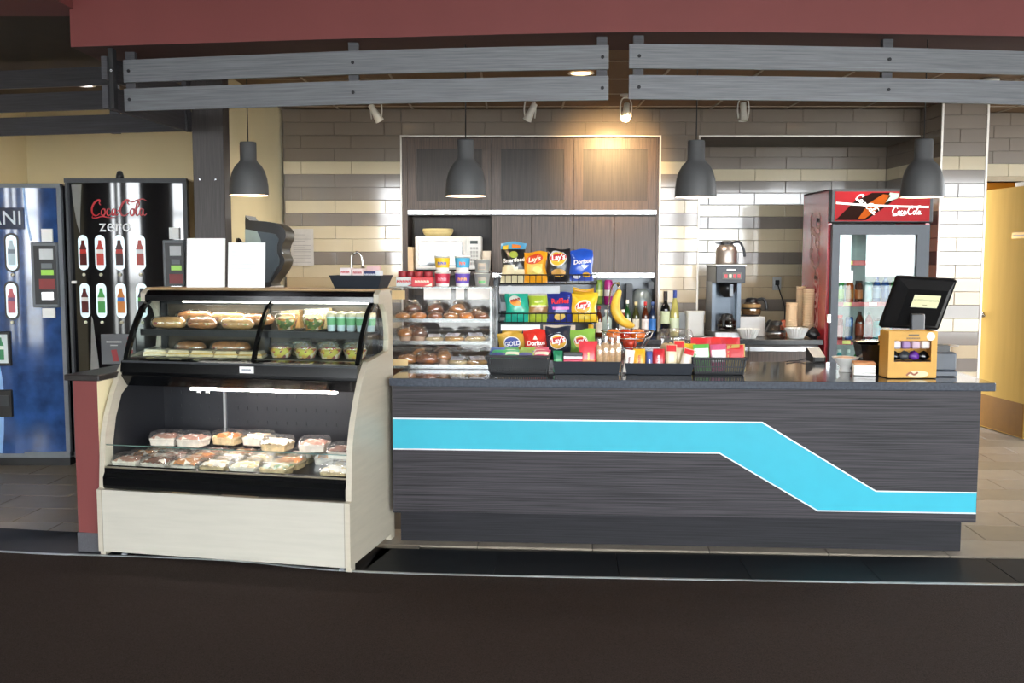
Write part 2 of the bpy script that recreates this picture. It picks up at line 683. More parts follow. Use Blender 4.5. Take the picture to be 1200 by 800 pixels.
def tile_area(parent, x0, x1, z0, z1, place, x_off=0.0, W_T=.4035):
    """place(x, z) -> (location, rz) for a tile centre on the wall"""
    k = math.ceil((ZC - z1) / PITCH_T) - 1
    while ZC - k * PITCH_T > z0 + .01:
        top, bot = min(z1, ZC - k * PITCH_T), max(z0, ZC - (k + 1) * PITCH_T)
        if top - bot > .012:
            o = x_off + (.27 if k % 2 else 0)
            j = math.floor((x0 - o) / W_T)
            while o + j * W_T < x1 - .005:
                a, b = max(x0, o + j * W_T), min(x1, o + (j + 1) * W_T)
                if b - a > .012:
                    loc, rz = place((a + b) / 2, (top + bot) / 2)
                    put('wall_tile', tile_mesh(b - a, top - bot, rowcol(k)), parent, loc, rz)
                j += 1
        k += 1


WB = 8.0
XA0, XA1 = X(333, 250, WB), X(471, 200, WB)     # left tiled field
XC1 = X(772.5, 200, WB)                         # right edge of cabinet recess
XL = X(820, 200, WB)                            # left edge of alcove
ZT, ZK = Z(160.5, WB), 2.69                     # recess head, kitchen ceiling
XP0, XP1, YP, YA = 3.28, 3.635, 7.6, 8.7
wb = struct(M().box(XA0, XA1, WB + .008, WB + .35, 0, ZK).box(XA1, XC1, WB + .008, WB + .35, ZT, ZK).box(XC1, XL, WB + .008, YA + .2, 0, ZK)
            .box(XL, XP0, WB + .008, YA, ZT, ZK).box(XA1, XC1, WB + .36, WB + .5, 0, ZT).box(XL, XP0 + .1, YA + .008, YA + .2, 0, ZK)
            .build('wall_back', GR2))
pf = lambda x, z: ((x, WB + .008, z), 0)
tile_area(wb, XA0, XA1, .9, ZK, pf, -1.70)
tile_area(wb, XA1, XC1, ZT, ZK, pf, -1.70)
tile_area(wb, XC1, XL, .9, ZK, pf, -1.70)
tile_area(wb, XL, XP0, ZT, ZK, pf, -1.70)
tile_area(wb, XL, XP0, .9, ZT, lambda x, z: ((x, YA + .008, z), 0), -1.5)
wp = struct(M().box(XP0 + .008, XP1, YP + .008, YA + .2, 0, ZK).build('wall_right', GR2))
tile_area(wp, XP0, XP1, .2, ZK, lambda x, z: ((x, YP + .008, z), 0), 3.02)
tile_area(wp, YP, YA, .9, ZK, lambda x, z: ((XP0 + .008, x, z), -PI / 2), 7.6)
YD = 8.2
wd = struct(M().box(XP1, 6.5, YD + .008, YD + .15, 2.13, 2.69).box(4.28, 6.5, YD + .008, YD + .15, 0, 2.13).build('wall_door', GR2))
tile_area(wd, XP1, 4.9, 2.17, ZK, lambda x, z: ((x, YD + .008, z), 0), 3.7)
TRIMW = mat('pale_metal_trim', '#d8d3ca', .35, .3)
nt_ = [0]


def trim(mm, mt=TRIMW):
    nt_[0] += 1
    return struct(mm.build('trim_%d' % nt_[0], mt))


t = .012
trim(M().box(XA1 - t, XA1, WB - .012, WB + .02, .9, ZT + t).box(XC1, XC1 + t, WB - .012, WB + .02, .9, ZT + t).box(XA1, XC1, WB - .012, WB + .02, ZT, ZT + t))
trim(M().box(XL - t, XL, WB - .012, WB + .02, .9, ZT + t).box(XL, XP0, WB - .012, WB + .02, ZT, ZT + t))
trim(M().box(XP0 - .002, XP0 + .012, YP - .006, YP + .01, .2, ZK).box(XP1 - .012, XP1 + .004, YP - .006, YP + .02, .2, ZK))
# ------------------------------------------------------------------ partition, vending alcove, corridor
YEL = mat('yellow_wall_paint', '#e3d5ac', .75, var=.03, scale=2)
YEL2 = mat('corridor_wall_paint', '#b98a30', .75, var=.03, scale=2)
struct(M().box(-2.02, -1.868, 6.5, 8.75, 0, 2.8).build('wall_partition', YEL))
struct(M().box(-4.35, -1.9, 8.6, 8.75, 0, 2.9).build('wall_vending', YEL))
struct(M().box(-4.35, -4.2, 5.6, 8.6, 0, 2.9).build('wall_left', YEL))
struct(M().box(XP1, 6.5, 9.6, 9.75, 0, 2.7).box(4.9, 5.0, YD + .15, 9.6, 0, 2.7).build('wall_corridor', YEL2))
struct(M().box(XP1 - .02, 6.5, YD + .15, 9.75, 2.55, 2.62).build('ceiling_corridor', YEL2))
LAMV = grain('dark_laminate_vertical', '#2a2524', '#4a4341', (30, 30, .7), .4, 5)
LAMG = grain('grey_laminate_vertical', '#33333a', '#55545b', (30, 30, .7), .4, 5)
m = M().box(-2.045, -1.845, 6.36, 6.5, 0, 2.69, bev=.004)
for z in (2.0, 1.0):
    for x in (-2.0, -1.9):
        m.lathe([(.006, 6.352), (.008, 6.36)], 8, (x, 0, z), 1, axis='y')
struct(m.build('column', [LAMV, CHROME]))
# ------------------------------------------------------------------ ceilings
CEILM = mat('ceiling_panel', '#7a6047', .9, var=.06, scale=40)
BARM = mat('ceiling_grid', '#a89885', .6)
ck = struct(M().box(-2.02, 6.5, 5.5, 9.0, 2.72, 2.8).build('ceiling', CEILM))
pm = M().box(-.294, .294, -.294, .294, -.02, .0, bev=.004).mesh('ceiling_panel', CEILM)
for i in range(13):
    for j in range(5):
        put('ceiling_panel', pm, ck, (-1.8 + i * .6 + .1, 5.8 + j * .6, 2.715))
for i in range(14):
    M().box(-.007, .007, 0, 3.5, 0, .012).build('grid_bar', BARM, ck, (-2.0 + i * .6, 5.5, 2.690))
for j in range(6):
    M().box(-2.0, 6, -.007, .007, 0, .012).build('grid_bar', BARM, ck, (0, 5.5 + j * .6, 2.6905))
struct(M().box(-8, -2.36, 5.2, 5.6, 2.82, 2.9).box(-8, -2.04, 5.6, 8.75, 2.82, 2.9).build('ceiling_vending', mat('dark_ceiling_paint', '#3a2f26', .9)))
struct(M().box(-11, 12, -3.2, 5.3, 3.5, 3.6).build('ceiling_hall', mat('hall_ceiling_paint', '#8d8982', .9)))
# red curved soffit
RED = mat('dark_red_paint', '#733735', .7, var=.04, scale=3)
SOF = [(83, 55), (250, 50), (400, 45.5), (560, 41), (750, 37.5), (900, 38), (1050, 40), (1200, 42.5)]
sp = []
for u, v in SOF:
    b = (302 - v)
    # point on plane z = 2.62
    d = at(u, v, 1.0) - Vector((0, 0, EYE))
    q = Vector((0, 0, EYE)) + d * ((2.62 - EYE) / d.z)
    sp.append((q.x, q.y))
sp += [(4.2, 5.2), (6.5, 5.6)]
sp = [(p.x, p.y) for p in smooth_pts([(a, b, 0) for a, b in sp], 3)]
m = M()
poly = sp + [(6.5, 6.0)] + [(sp[0][0] + .08, 6.0 - .0)][:0]
n = len(sp)
back = [(x, y + .42) for x, y in sp]
m.add([(x, y, 2.62) for x, y in sp] + [(x, y, 3.5) for x, y in sp], [(i, i + 1, n + i + 1, n + i) for i in range(n - 1)], 0, True)
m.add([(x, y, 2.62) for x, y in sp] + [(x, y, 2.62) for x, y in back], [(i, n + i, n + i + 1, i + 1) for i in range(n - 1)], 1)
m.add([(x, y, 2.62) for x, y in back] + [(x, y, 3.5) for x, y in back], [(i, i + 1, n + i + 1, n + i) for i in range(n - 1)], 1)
m.add([(sp[0][0], sp[0][1], 2.62), (back[0][0], back[0][1], 2.62), (back[0][0], back[0][1], 3.5), (sp[0][0], sp[0][1], 3.5)], [(0, 1, 2, 3)], 0)
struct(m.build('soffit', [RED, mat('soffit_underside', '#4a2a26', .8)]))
struct(M().box(-8, sp[0][0] + .02, 5.15, 5.5, 2.816, 3.5).build('soffit_side', RED))
# hall: outer walls and windows behind the camera
HW = mat('hall_wall_paint', '#a09a90', .8, var=.03)
wf = M().box(-11, 12, WY - .1, WY + .1, WTOP, 3.5)
xs = [-11] + [q for w in WIN for q in w] + [12]
for i in range(0, len(xs), 2):
    wf.box(xs[i], xs[i + 1], WY - .1, WY + .1, 0, WTOP)
struct(wf.build('wall_front', HW))
struct(M().box(-11.1, -11, WY, 9, 0, 3.5).build('wall_hall_left', HW))
struct(M().box(12, 12.1, WY, 9, 0, 3.5).build('wall_hall_right', HW))
struct(M().box(-11, -4.3, 8.6, 8.75, 0, 3.5).box(6.5, 12, 6, 6.1, 0, 3.5).build('wall_hall_back', HW))
MULL = mat('window_frame_metal', '#4a4d52', .4, .5)
for i, (a, b) in enumerate(WIN):
    w = M()
    for z in (.0, 1.0, 2.2, WTOP - .06):
        w.box(a, b, WY - .03, WY + .03, z, z + .06)
    for x in (a, b - .05):
        w.box(x, x + .05, WY - .03, WY + .03, 0, WTOP)
    struct(w.build('window_%d' % (i + 1), MULL))
struct(M().box(-60, 60, -80, WY - .2, -.4, -.3).build('ground_outside', mat('concrete', '#a9a9a5', .9)))

# ------------------------------------------------------------------ grey slat grilles
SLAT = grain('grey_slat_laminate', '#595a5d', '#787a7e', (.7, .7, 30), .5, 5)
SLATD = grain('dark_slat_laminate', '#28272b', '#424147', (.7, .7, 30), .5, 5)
BOLT = mat('bolt_metal', '#1c1c1f', .4, .6)


def zpt(u, v, z):
    d = at(u, v, 1.0) - Vector((0, 0, EYE))
    return Vector((0, 0, EYE)) + d * ((z - EYE) / d.z)


def grille(label, px, brk, zb=2.30):
    base = [zpt(u, v, zb) for u, v in px]
    path = smooth_pts(base, 24)
    o = Vector((path[0].x, path[0].y, zb))
    root = thing('slat_grille', label, 'slat grille', o, 0, 'slat grilles over the counter')
    for z0 in (0.0, .153):
        m = M()
        rows = []
        for off, z in ((0, 0), (0, .12), (.022, .12), (.022, 0), (0, 0)):
            rows.append([(p.x - o.x, p.y - o.y + off, z0 + z) for p in path])
        m.sheet(rows, 0, False)
        for e in (0, -1):
            p = path[e]
            m.add([(p.x - o.x, p.y - o.y, z0), (p.x - o.x, p.y - o.y + .022, z0), (p.x - o.x, p.y - o.y + .022, z0 + .12), (p.x - o.x, p.y - o.y, z0 + .12)], [(0, 1, 2, 3)])
        m.build('slat', SLAT, root)
    for u in brk:
        b = min(path, key=lambda p: abs(600 + p.x / p.y * FPX - u))
        bx, by = b.x - o.x, b.y - o.y
        h = M().box(bx - .026, bx + .026, by + .023, by + .06, .01, .32).build('hanger', SLATD, root)
        for z in (.06, .213):
            M().lathe([(.009, -.006), (.009, 0)], 10, (bx, by, z), axis='y').build('bolt', BOLT, h)
    return root


grille('left pair of curved grey slats hanging above the display case and chip rack', [(146, 130), (280, 126), (414, 122), (563, 119), (713, 117)], (158, 416, 704))
grille('right pair of curved grey slats hanging above the counter and drinks fridge', [(737, 116), (886, 117.2), (1036, 119), (1118, 120.5), (1200, 122.5), (1290, 125)], (747, 1034))
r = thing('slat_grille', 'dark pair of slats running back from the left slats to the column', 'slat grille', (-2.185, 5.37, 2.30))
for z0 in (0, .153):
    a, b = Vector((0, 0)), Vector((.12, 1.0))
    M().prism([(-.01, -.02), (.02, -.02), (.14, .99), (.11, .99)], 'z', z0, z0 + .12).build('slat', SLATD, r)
h = M().box(.02, .045, .0, .05, -.0, .32).build('hanger', mat('hanger_shade', '#151417', .6), r)  # near-black colour paints in the shadow on this hanger
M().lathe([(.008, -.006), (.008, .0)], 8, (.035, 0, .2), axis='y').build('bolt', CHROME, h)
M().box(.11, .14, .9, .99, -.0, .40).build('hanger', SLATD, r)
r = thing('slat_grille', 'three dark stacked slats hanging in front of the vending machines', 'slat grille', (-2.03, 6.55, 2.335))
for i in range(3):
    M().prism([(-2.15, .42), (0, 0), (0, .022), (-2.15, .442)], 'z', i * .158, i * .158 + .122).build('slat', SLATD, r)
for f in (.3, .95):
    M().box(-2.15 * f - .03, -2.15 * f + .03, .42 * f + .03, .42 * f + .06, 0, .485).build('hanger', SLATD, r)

# ------------------------------------------------------------------ open door on the right
DOORM = mat('yellow_door', '#ac8a48', .85, spec=.08, var=.05, scale=3, stretch=(6, 6, .6))
door = struct(M().box(0, .75, -.022, .022, 0.01, 2.09, bev=.003).build('door_1', DOORM, None, (4.238, 8.0, 0), math.radians(94.5)))
M().box(.01, .74, .022, .026, .02, .30).build('kick_plate', mat('bronze_plate', '#6e4a14', .6, .2, spec=.1), door)
h = M().lathe([(.028, 0), (.026, .012), (.012, .014), (.012, .05)], 12, (.67, .022, 1.0), axis='y')
h.tube([(.67, .068, 1.0), (.61, .074, 1.0), (.555, .07, .995)], [.011, .010, .008], 8)
h.build('door_handle', CHROME, door)
M().box(.08, .28, .022, .025, 1.66, 1.71).build('door_sign', mat('yellow_sign', '#e6b012', .5), door)
sg = M()
sg.text('~14', .02, flat((.18, .0258, 1.685), (-1, 0, 0), (0, 0, 1)), 0, .01)
sg.build('sign_lettering', col('#6b4a12'), door)
trim(M().box(XP1 + .004, XP1 + .03, YD - .01, YD + .15, 0, 2.14).box(4.24, 4.29, YD - .01, YD + .15, 0, 2.17).box(XP1, 4.29, YD - .01, YD + .15, 2.13, 2.17), mat('door_frame', '#b3a184', .45))
lamp('corridor_light', 'AREA', (3.95, 9.25, 2.5), 2.5, (1, .80, .50), size=.4)

# ------------------------------------------------------------------ wall cabinets in the tiled recess
LAMC = grain('brown_laminate', '#33271f', '#6a5548', (34, 34, .6), .38, 5)
LAMC2 = grain('brown_laminate_panel', '#2d2623', '#463c36', (34, 34, .6), .45, 5)
HANDLE = mat('aluminium_pull', '#d9dadd', .25, .85, var=.03)
YC = 7.99


def xc(u):
    return X(u, 240, YC)


zt, zm, zb = ZT - .004, Z(246, YC), Z(319, YC)
zm2 = Z(252.5, YC)
cab = thing('wall_cabinet', 'dark wood upper cabinet row with three framed doors above the microwave', 'cabinet', (0, YC, 0))
M().box(XA1 + .003, XC1 - .003, .03, .35, zm2, zt).build('body', LAMC2, cab)
M().box(XA1 + .003, xc(477.5), 0, .35, zm2 - .9, zt).build('end_panel', LAMC, cab)
M().box(xc(769.5), XC1 - .003, 0, .35, .93, zt).build('end_panel', LAMC, cab)
for a, b in ((477.5, 576), (576, 672), (672, 769.5)):
    x0, x1 = xc(a) + .002, xc(b) - .002
    f = .075
    z0 = zm + .002
    d = M()
    d.box(x0, x0 + f, 0, .025, z0, zt - .003).box(x1 - f, x1, 0, .025, z0, zt - .003)
    d.box(x0 + f, x1 - f, 0, .025, z0, z0 + .07).box(x0 + f, x1 - f, 0, .025, zt - .09, zt - .003)
    d = d.build('door', LAMC, cab)
    M().box(x0 + f, x1 - f, .008, .02, z0 + .07, zt - .09).build('inset_panel', LAMC2, d)
    M().box(x0, x1, -.022, .02, zm2 + .006, zm, bev=.003).build('door_pull', HANDLE, d)
cab2 = thing('wall_cabinet', 'dark wood lower cabinet row with four narrow doors behind the chip bags', 'cabinet', (0, YC, 0))
M().box(xc(576), xc(769.5), .03, .35, zb - .045, zm2).build('body', LAMC2, cab2)
for a, b in ((576, 623), (623, 672), (672, 720), (720, 769.5)):
    x0, x1 = xc(a) + .002, xc(b) - .002
    d = M().box(x0, x1, 0, .025, zb, zm2 - .004, bev=.002).build('door', LAMC, cab2)
for a, b in ((576, 672), (672, 767.5)):
    M().box(xc(a) + .002, xc(b) - .002, -.022, .02, zb - .045, zb - .003, bev=.003).build('door_pull', HANDLE, cab2)
M().box(xc(481), xc(576), .30, .35, .9, zm2).build('niche_back', LAMC2, cab2)
M().box(xc(574), xc(578), 0, .35, .9, zb).build('niche_side', LAMC, cab2)
nz = Z(318, 7.85)
M().box(xc(478), xc(575), -.1, .30, nz - .03, nz).build('niche_shelf', LAMC, cab2)

# dark grey backsplash below the cabinets
struct(M().box(xc(577), XC1, 8.2, 8.3, .88, zb).build('wall_backsplash', mat('grey_backsplash', '#565b60', .25, .3)))

# ------------------------------------------------------------------ back counter
ZBC, YBC = .885, 7.37
XBC1 = X(966, 398, YBC) - .006
bc = thing('back_counter', 'dark back counter with aluminium pulls under the coffee maker and bottles', 'counter', (0, 0, 0))
TOPB = mat('dark_stone_top', '#3b3e43', .18, var=.15, scale=90)
M().box(-1.865, XBC1, YBC, YA - .02 if False else WB, ZBC - .04, ZBC, bev=.004).box(XL + .01, XBC1, WB, YA, ZBC - .04, ZBC).box(XA1 + .01, XC1 - .01, WB, 8.2, ZBC - .04, ZBC).build('worktop', TOPB, bc)
M().box(-1.865, XBC1 - .02, YBC + .05, WB, .1, ZBC - .04).box(-1.865, XBC1 - .02, YBC + .1, WB, 0, .1).build('body', LAMC2, bc)
xs = [-1.8, -1.2, -.6, 0.0, .62, 1.26, 1.79, XBC1 - .05]
for a, b in zip(xs, xs[1:]):
    d = M().box(a + .003, b - .003, YBC + .03, YBC + .05, .12, ZBC - .095).build('door', LAMC, bc)
    M().box(a + .003, b - .003, YBC + .012, YBC + .05, ZBC - .09, ZBC - .052, bev=.003).build('door_pull', HANDLE, d)

# ------------------------------------------------------------------ serving counter with the turquoise stripe
ZCT = .88
CR = math.radians(-3.8)
CO = Vector((-.692, 5.045, 0))
LAMH = grain('counter_laminate', '#0f0e11', '#423e43', (.3, 4, 34), .45, 6, 0.0, .25)
LAMK = grain('counter_kick_laminate', '#121215', '#26252a', (.35, 4, 26), .5, 6, 0.0, .2)
CT = mat('counter_top', '#41464f', .10, var=.18, scale=70, detail=4, coat=.3)


def cl(x, y):
    """counter-local coordinates of a world point"""
    d = Vector((x, y, 0)) - CO
    return d.x * math.cos(CR) + d.y * math.sin(CR), -d.x * math.sin(CR) + d.y * math.cos(CR)


def cw(s, t, z=ZCT):
    return Vector((CO.x + s * math.cos(CR) - t * math.sin(CR), CO.y + s * math.sin(CR) + t * math.cos(CR), z))


LC = 3.105
ctr = thing('serving_counter', 'long dark wood-grain serving counter with turquoise stripe on its front', 'counter', CO, CR)
M().box(.055, LC, 0, .95, ZCT - .042, ZCT, bev=.004).build('worktop', CT, ctr)
# front panel face plane t=.03
FT_T = .03
n3 = Vector((-math.sin(CR), math.cos(CR), 0))


def cpl(u, v, t=FT_T):
    """pixel -> (s, z) on the counter-front plane"""
    d = at(u, v, 1.0) - Vector((0, 0, EYE))
    p0 = cw(0, t, 0)
    o = Vector((0, 0, EYE))
    k = (p0 - o).dot(n3) / d.dot(n3)
    q = o + d * k
    s, _ = cl(q.x, q.y)
    return s, q.z


S0, S1 = .065, cpl(1144, 600)[0]
zpan = .165
M().box(S0, S1, FT_T, .06, zpan, ZCT - .042).build('front_panel', LAMH, ctr)
M().box(S0, S0 + .02, .06, .92, zpan, ZCT - .042).build('end_panel', LAMK, ctr)
M().box(S1 - .02, S1, .06, .92, zpan, ZCT - .042).build('end_panel', LAMK, ctr)
M().box(S0 + .03, S1 - .05, .085, .9, 0, zpan).build('kick_base', LAMK, ctr)
M().box(S0, S1, FT_T - .001, .06, zpan + .0, zpan + .006).build('panel_edge', LAMK, ctr)
st = [cpl(*p) for p in ((453, 489), (893, 495.5), (1026, 576), (1144, 576))]
sb = [cpl(*p) for p in ((1144, 599.5), (958, 599.5), (843, 531), (453, 525))]
zt1, zt2 = (st[0][1] + st[1][1]) / 2, (st[2][1] + st[3][1]) / 2
zb1, zb2 = (sb[2][1] + sb[3][1]) / 2, (sb[0][1] + sb[1][1]) / 2
top = [(S0 + .004, zt1), (st[1][0], zt1), (st[2][0], zt2), (S1 - .003, zt2)]
bot = [(S1 - .003, zb2), (sb[1][0], zb2), (sb[2][0], zb1), (S0 + .004, zb1)]
TURQ = mat('turquoise_laminate', '#2fa0b4', .4, var=.02, spec=.3)
M().prism(top + bot, 'y', FT_T - .004, FT_T).build('turquoise_stripe', TURQ, ctr)
em = M()
for ln in (top, bot):
    em.ribbon(ln, .007, flat((0, FT_T - .0052, 0), (1, 0, 0), (0, 0, 1)), 0, 1)
em.build('stripe_edging', mat('edging_metal', '#ccd3d6', .3, .5), ctr)

# ------------------------------------------------------------------ red half wall with dark cap beside the case
hwR = math.radians(-11)
hw = struct(M().box(0, .135, 0, 1.5, .10, .885).build('wall_half', [RED], None, (-2.222, 4.93, 0), hwR))
hw.data.materials.append(YEL)
M().box(.1351, .1365, .0, 1.5, .10, .885).build('painted_side', YEL, hw)
M().box(-.004, .137, -.004, 1.5, 0, .10).build('base_strip', mat('grey_base', '#4b4b50', .7, var=.2, scale=200), hw)
M().box(-.03, .165, -.03, 1.5, .885, .915, bev=.004).build('cap', mat('dark_cap', '#2b2726', .35, var=.2), hw)

# ------------------------------------------------------------------ refrigerated display case
PH = math.radians(-12.2)
CASEO = Vector((-2.089, 4.853, 0))
WCASE = 1.35
MAPLE = mat('pale_maple', '#b5ad9c', .38, var=.06, scale=3, stretch=(1, 1, 12), detail=5)
MAPLEF = mat('pale_maple_front', '#b6b2a6', .38, var=.05, scale=3, stretch=(1, 1, 12), detail=5)


def kw(u, v, z):
    return Vector((CASEO.x + u * math.cos(PH) - v * math.sin(PH), CASEO.y + u * math.sin(PH) + v * math.cos(PH), z))


case = thing('display_case', 'pale maple and black refrigerated pastry display case with curved glass', 'display case', CASEO, PH)
prof = [(0, .34), (0, .025), (.015, .025), (.015, 0), (.06, 0), (.06, .03), (.58, .03), (.58, 0), (.64, 0), (.64, 1.24), (.63, 1.295), (.60, 1.335),
        (.47, 1.335), (.435, 1.315), (.435, 1.268), (.50, 1.262), (.545, 1.22), (.572, 1.15), (.578, 1.07), (.565, 1.015), (.27, .985), (.19, .907), (.13, .81), (.082, .714), (.05, .617), (.035, .516), (.022, .345)]
for u0 in (0, WCASE - .028):
    M().prism(prof, 'x', u0, u0 + .028).build('side_panel', MAPLE, case)
M().box(.028, WCASE - .028, .0, .02, .025, .34).build('front_panel', MAPLEF, case)
for u in (.026, WCASE - .029):
    M().box(u, u + .003, -.0015, .0, .025, .34).build('panel_seam', col('#8a867c', .6), case)
M().box(.03, WCASE - .03, .05, .08, .012, .06).build('kick_plate', BLACK, case)
for u in (.12, WCASE - .06):
    M().lathe([(.016, 0), (.016, .008), (.009, .012), (.009, .03)], 10, (u, .035, 0)).build('levelling_foot', GREYP, case)
M().prism([(.02, .345), (.014, .36), (.014, .40), (.03, .425), (.03, .445), (.06, .455), (.075, .40), (.075, .345)], 'x', .028, WCASE - .028).build('lower_bumper', BLACKG, case)
M().box(.028, WCASE - .028, .03, .042, .446, .452).build('bumper_trim', mat('champagne_trim', '#9c917f', .3, .7), case)
M().box(.028, WCASE - .028, .06, .60, .34, .40).box(.028, WCASE - .028, .06, .575, .40, .43).build('lower_deck', mat('case_deck', '#111215', .3), case)
CASEI = mat('case_interior', '#14161b', .42, var=.08, scale=8)
M().box(.028, WCASE - .028, .575, .60, .40, 1.27).build('back_liner', CASEI, case)
m = M()
for r in range(3):
    for i in range(22):
        m.box(.08 + i * .057, .084 + i * .057, .572, .576, .60 + r * .075, .618 + r * .075)
m.build('liner_slots', BLACK, case)['kind'] = 'stuff'
M().box(.40, .414, .562, .576, .45, .84).build('shelf_upright', STEEL, case)
M().prism([(.036, .452), (.040, .452), (.050, .56), (.046, .56)], 'x', .03, WCASE - .03).build('low_glass', LOWG, case)
for u in (.029, WCASE - .034):
    M().prism([(.10, .43), (.108, .56), (.14, .69), (.195, .80), (.26, .842), (.575, .85), (.575, .43)], 'x', u, u + .005).build('side_liner', CASEI, case)
M().box(.03, WCASE - .03, .045, .051, .559, .563).build('glass_edge', col('#5f7a72', .2), case)
nose = [(.262, .985), (.222, .978), (.200, .968), (.190, .915), (.203, .905), (.196, .895), (.245, .838), (.30, .828), (.54, .86), (.575, .86), (.575, .972), (.30, .972)]
M().prism(nose, 'x', .028, WCASE - .028).build('canopy_nose', BLACKG, case)
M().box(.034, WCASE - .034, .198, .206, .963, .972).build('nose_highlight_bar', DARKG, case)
TUBE = emis('case_tube_light', '#fff4f0', 60)
M().box(.38, 1.18, .262, .285, .822, .830).build('lower_tube_light', TUBE, case)
for u in (.42, .47):
    M().box(u, u + .02, .255, .262, .808, .826).build('tube_clip', WHITE, case)
M().prism([(.30, .972), (.575, .972), (.575, .984), (.30, .984)], 'x', .028, WCASE - .028).build('upper_deck', mat('upper_deck_metal', '#77736a', .35, .5), case)
M().box(.05, WCASE - .05, .36, .57, 1.105, 1.118).box(.05, WCASE - .05, .345, .36, 1.092, 1.126).build('middle_shelf', BLACK, case)
M().box(.06, WCASE - .06, .565, .574, .99, 1.26).build('rear_sliding_doors', mat('rear_door_glass', '#4a4238', .2, var=.3, scale=4), case)
M().box(.66, .69, .55, .565, .985, 1.27).box(.05, .08, .55, .565, .985, 1.27).box(WCASE - .08, WCASE - .05, .55, .565, .985, 1.27).box(.08, WCASE - .08, .55, .565, 1.25, 1.27).build('rear_door_frame', BLACK, case)
gc = smooth_pts([(0, .225, .978), (0, .262, 1.06), (0, .315, 1.15), (0, .375, 1.225), (0, .445, 1.272)], 4)
M().sheet([[(.032, p.y, p.z) for p in gc], [(WCASE - .032, p.y, p.z) for p in gc]]).build('front_glass', GLASS, case)
for u0, wd_ in ((.026, .024), (.745, .018), (WCASE - .05, .024)):
    mm = M()
    rows = [[(u0, p.y - .004, p.z + .003) for p in gc], [(u0 + wd_, p.y - .004, p.z + .003) for p in gc], [(u0 + wd_, p.y + .016, p.z - .008) for p in gc], [(u0, p.y + .016, p.z - .008) for p in gc], [(u0, p.y - .004, p.z + .003) for p in gc]]
    mm.sheet(rows, 0, False).build('glass_rib', BLACKG, case)
for u0 in (.012, WCASE - .012):
    M().add([(u0, p.y + .01, p.z) for p in gc] + [(u0, .575, 1.24), (u0, .58, 1.0)], [tuple(range(len(gc) + 2))]).build('end_glass', GLASS, case)
M().prism([(.43, 1.272), (.432, 1.30), (.46, 1.326), (.60, 1.326), (.60, 1.272)], 'x', .028, WCASE - .028).build('top_canopy', BLACKG, case)
M().box(.0, WCASE, .475, .64, 1.327, 1.341, bev=.004).build('top_board', mat('maple_edge', '#a88a63', .35, var=.08), case)
M().box(.24, 1.28, .452, .478, 1.264, 1.271).build('upper_tube_light', emis('upper_case_tube', '#fff6ea', 24), case)
m = M().box(.70, .775, .186, .192, .925, .958)
m.build('temperature_display', WHITE, case)
m = M()
m.text('~5', .018, flat((.7375, .1855, .9415), (1, 0, 0), (0, 0, 1)), 0, .01)
m.build('display_digits', col('#4a5a6a'), case)

# ------------------------------------------------------------------ vending machines
YV = 6.97


def vx(u, v=300):
    return X(u, v, YV)


def capsule(w, h, n=8):
    r = w / 2
    return [(r * math.cos(PI * i / n), h / 2 - r + r * math.sin(PI * i / n)) for i in range(n + 1)] + [(r * math.cos(PI + PI * i / n), -h / 2 + r + r * math.sin(PI + PI * i / n)) for i in range(n + 1)]


def mini_bottle(m, fn, cx, cz, h, body, lab, mi0):
    """printed bottle silhouette: body colour slot mi0, label slot mi0+1"""
    w = h * .30
    pts = [(-.5, 0), (.5, 0), (.5, .45), (.42, .55), (.5, .66), (.25, .85), (.2, 1), (-.2, 1), (-.25, .85), (-.5, .66), (-.42, .55), (-.5, .45)]
    m.poly([(cx + x * w, cz + (y - .5) * h) for x, y in pts], fn, mi0)
    fn2 = lambda x, y: fn(x, y) + Vector((0, -.001, 0))
    m.poly([(cx + x * w, cz + (y - .5) * h) for x, y in ((-.5, .47), (.5, .47), (.44, .63), (-.44, .63))], fn2, mi0 + 1)


PLATE = mat('backlit_plate', '#dfeef2', .2, var=.02, emit=.35)
COIN = mat('coin_panel', '#3b3d42', .4)


def vending(name, label, u0, u1, vtop, vbot, body, front, yaw=0):
    x0, x1 = vx(u0), vx(u1)
    w = x1 - x0
    h = Z(vtop, YV)
    root = thing(name, label, 'vending machine', ((x0 + x1) / 2, YV, 0))
    M().box(-w / 2, w / 2, .03, .82, .06, h, bev=.012).build('cabinet', body, root)
    M().box(-w / 2 + .03, w / 2 - .03, .05, .8, 0, .06).build('plinth', BLACK, root)
    bow = lambda x: .03 - .045 * (1 - (2 * x / w) ** 2)
    f = lambda x, z: Vector((x, bow(x) - .001, z))
    m = M()
    N = 16
    m.sheet([[(-w / 2 + w * i / N, bow(-w / 2 + w * i / N), z) for i in range(N + 1)] for z in (.10, h - .03)])
    for z in (.10, h - .03):
        m.add([(-w / 2 + w * i / N, bow(-w / 2 + w * i / N), z) for i in range(N + 1)] + [(w / 2, .05, z), (-w / 2, .05, z)], [tuple(range(N + 3))])
    m.build('front_panel', front, root)
    M().box(-w / 2, -w / 2 + .02, -.0, .03, .08, h - .01).box(w / 2 - .03, w / 2, -.004, .03, .08, h - .01).box(-w / 2, w / 2, -.012, .03, h - .03, h).box(-w / 2, w / 2, -.012, .03, .07, .11).build('frame', GREYP if 'blue' in label else DARKG, root)
    cx = (x0 + x1) / 2
    px = lambda u, v: (vx(u, v) - cx, Z(v, YV))
    return root, f, px, w, h


VB = mat('vending_black', '#0c0d11', .22, var=.1, coat=.4)
VF = mat('vending_black_front', '#0a0b10', .07, var=.2, coat=.8)
VBLUE = mat('vending_blue_front', '#28497f', .10, var=.45, scale=7, detail=5, coat=.7)


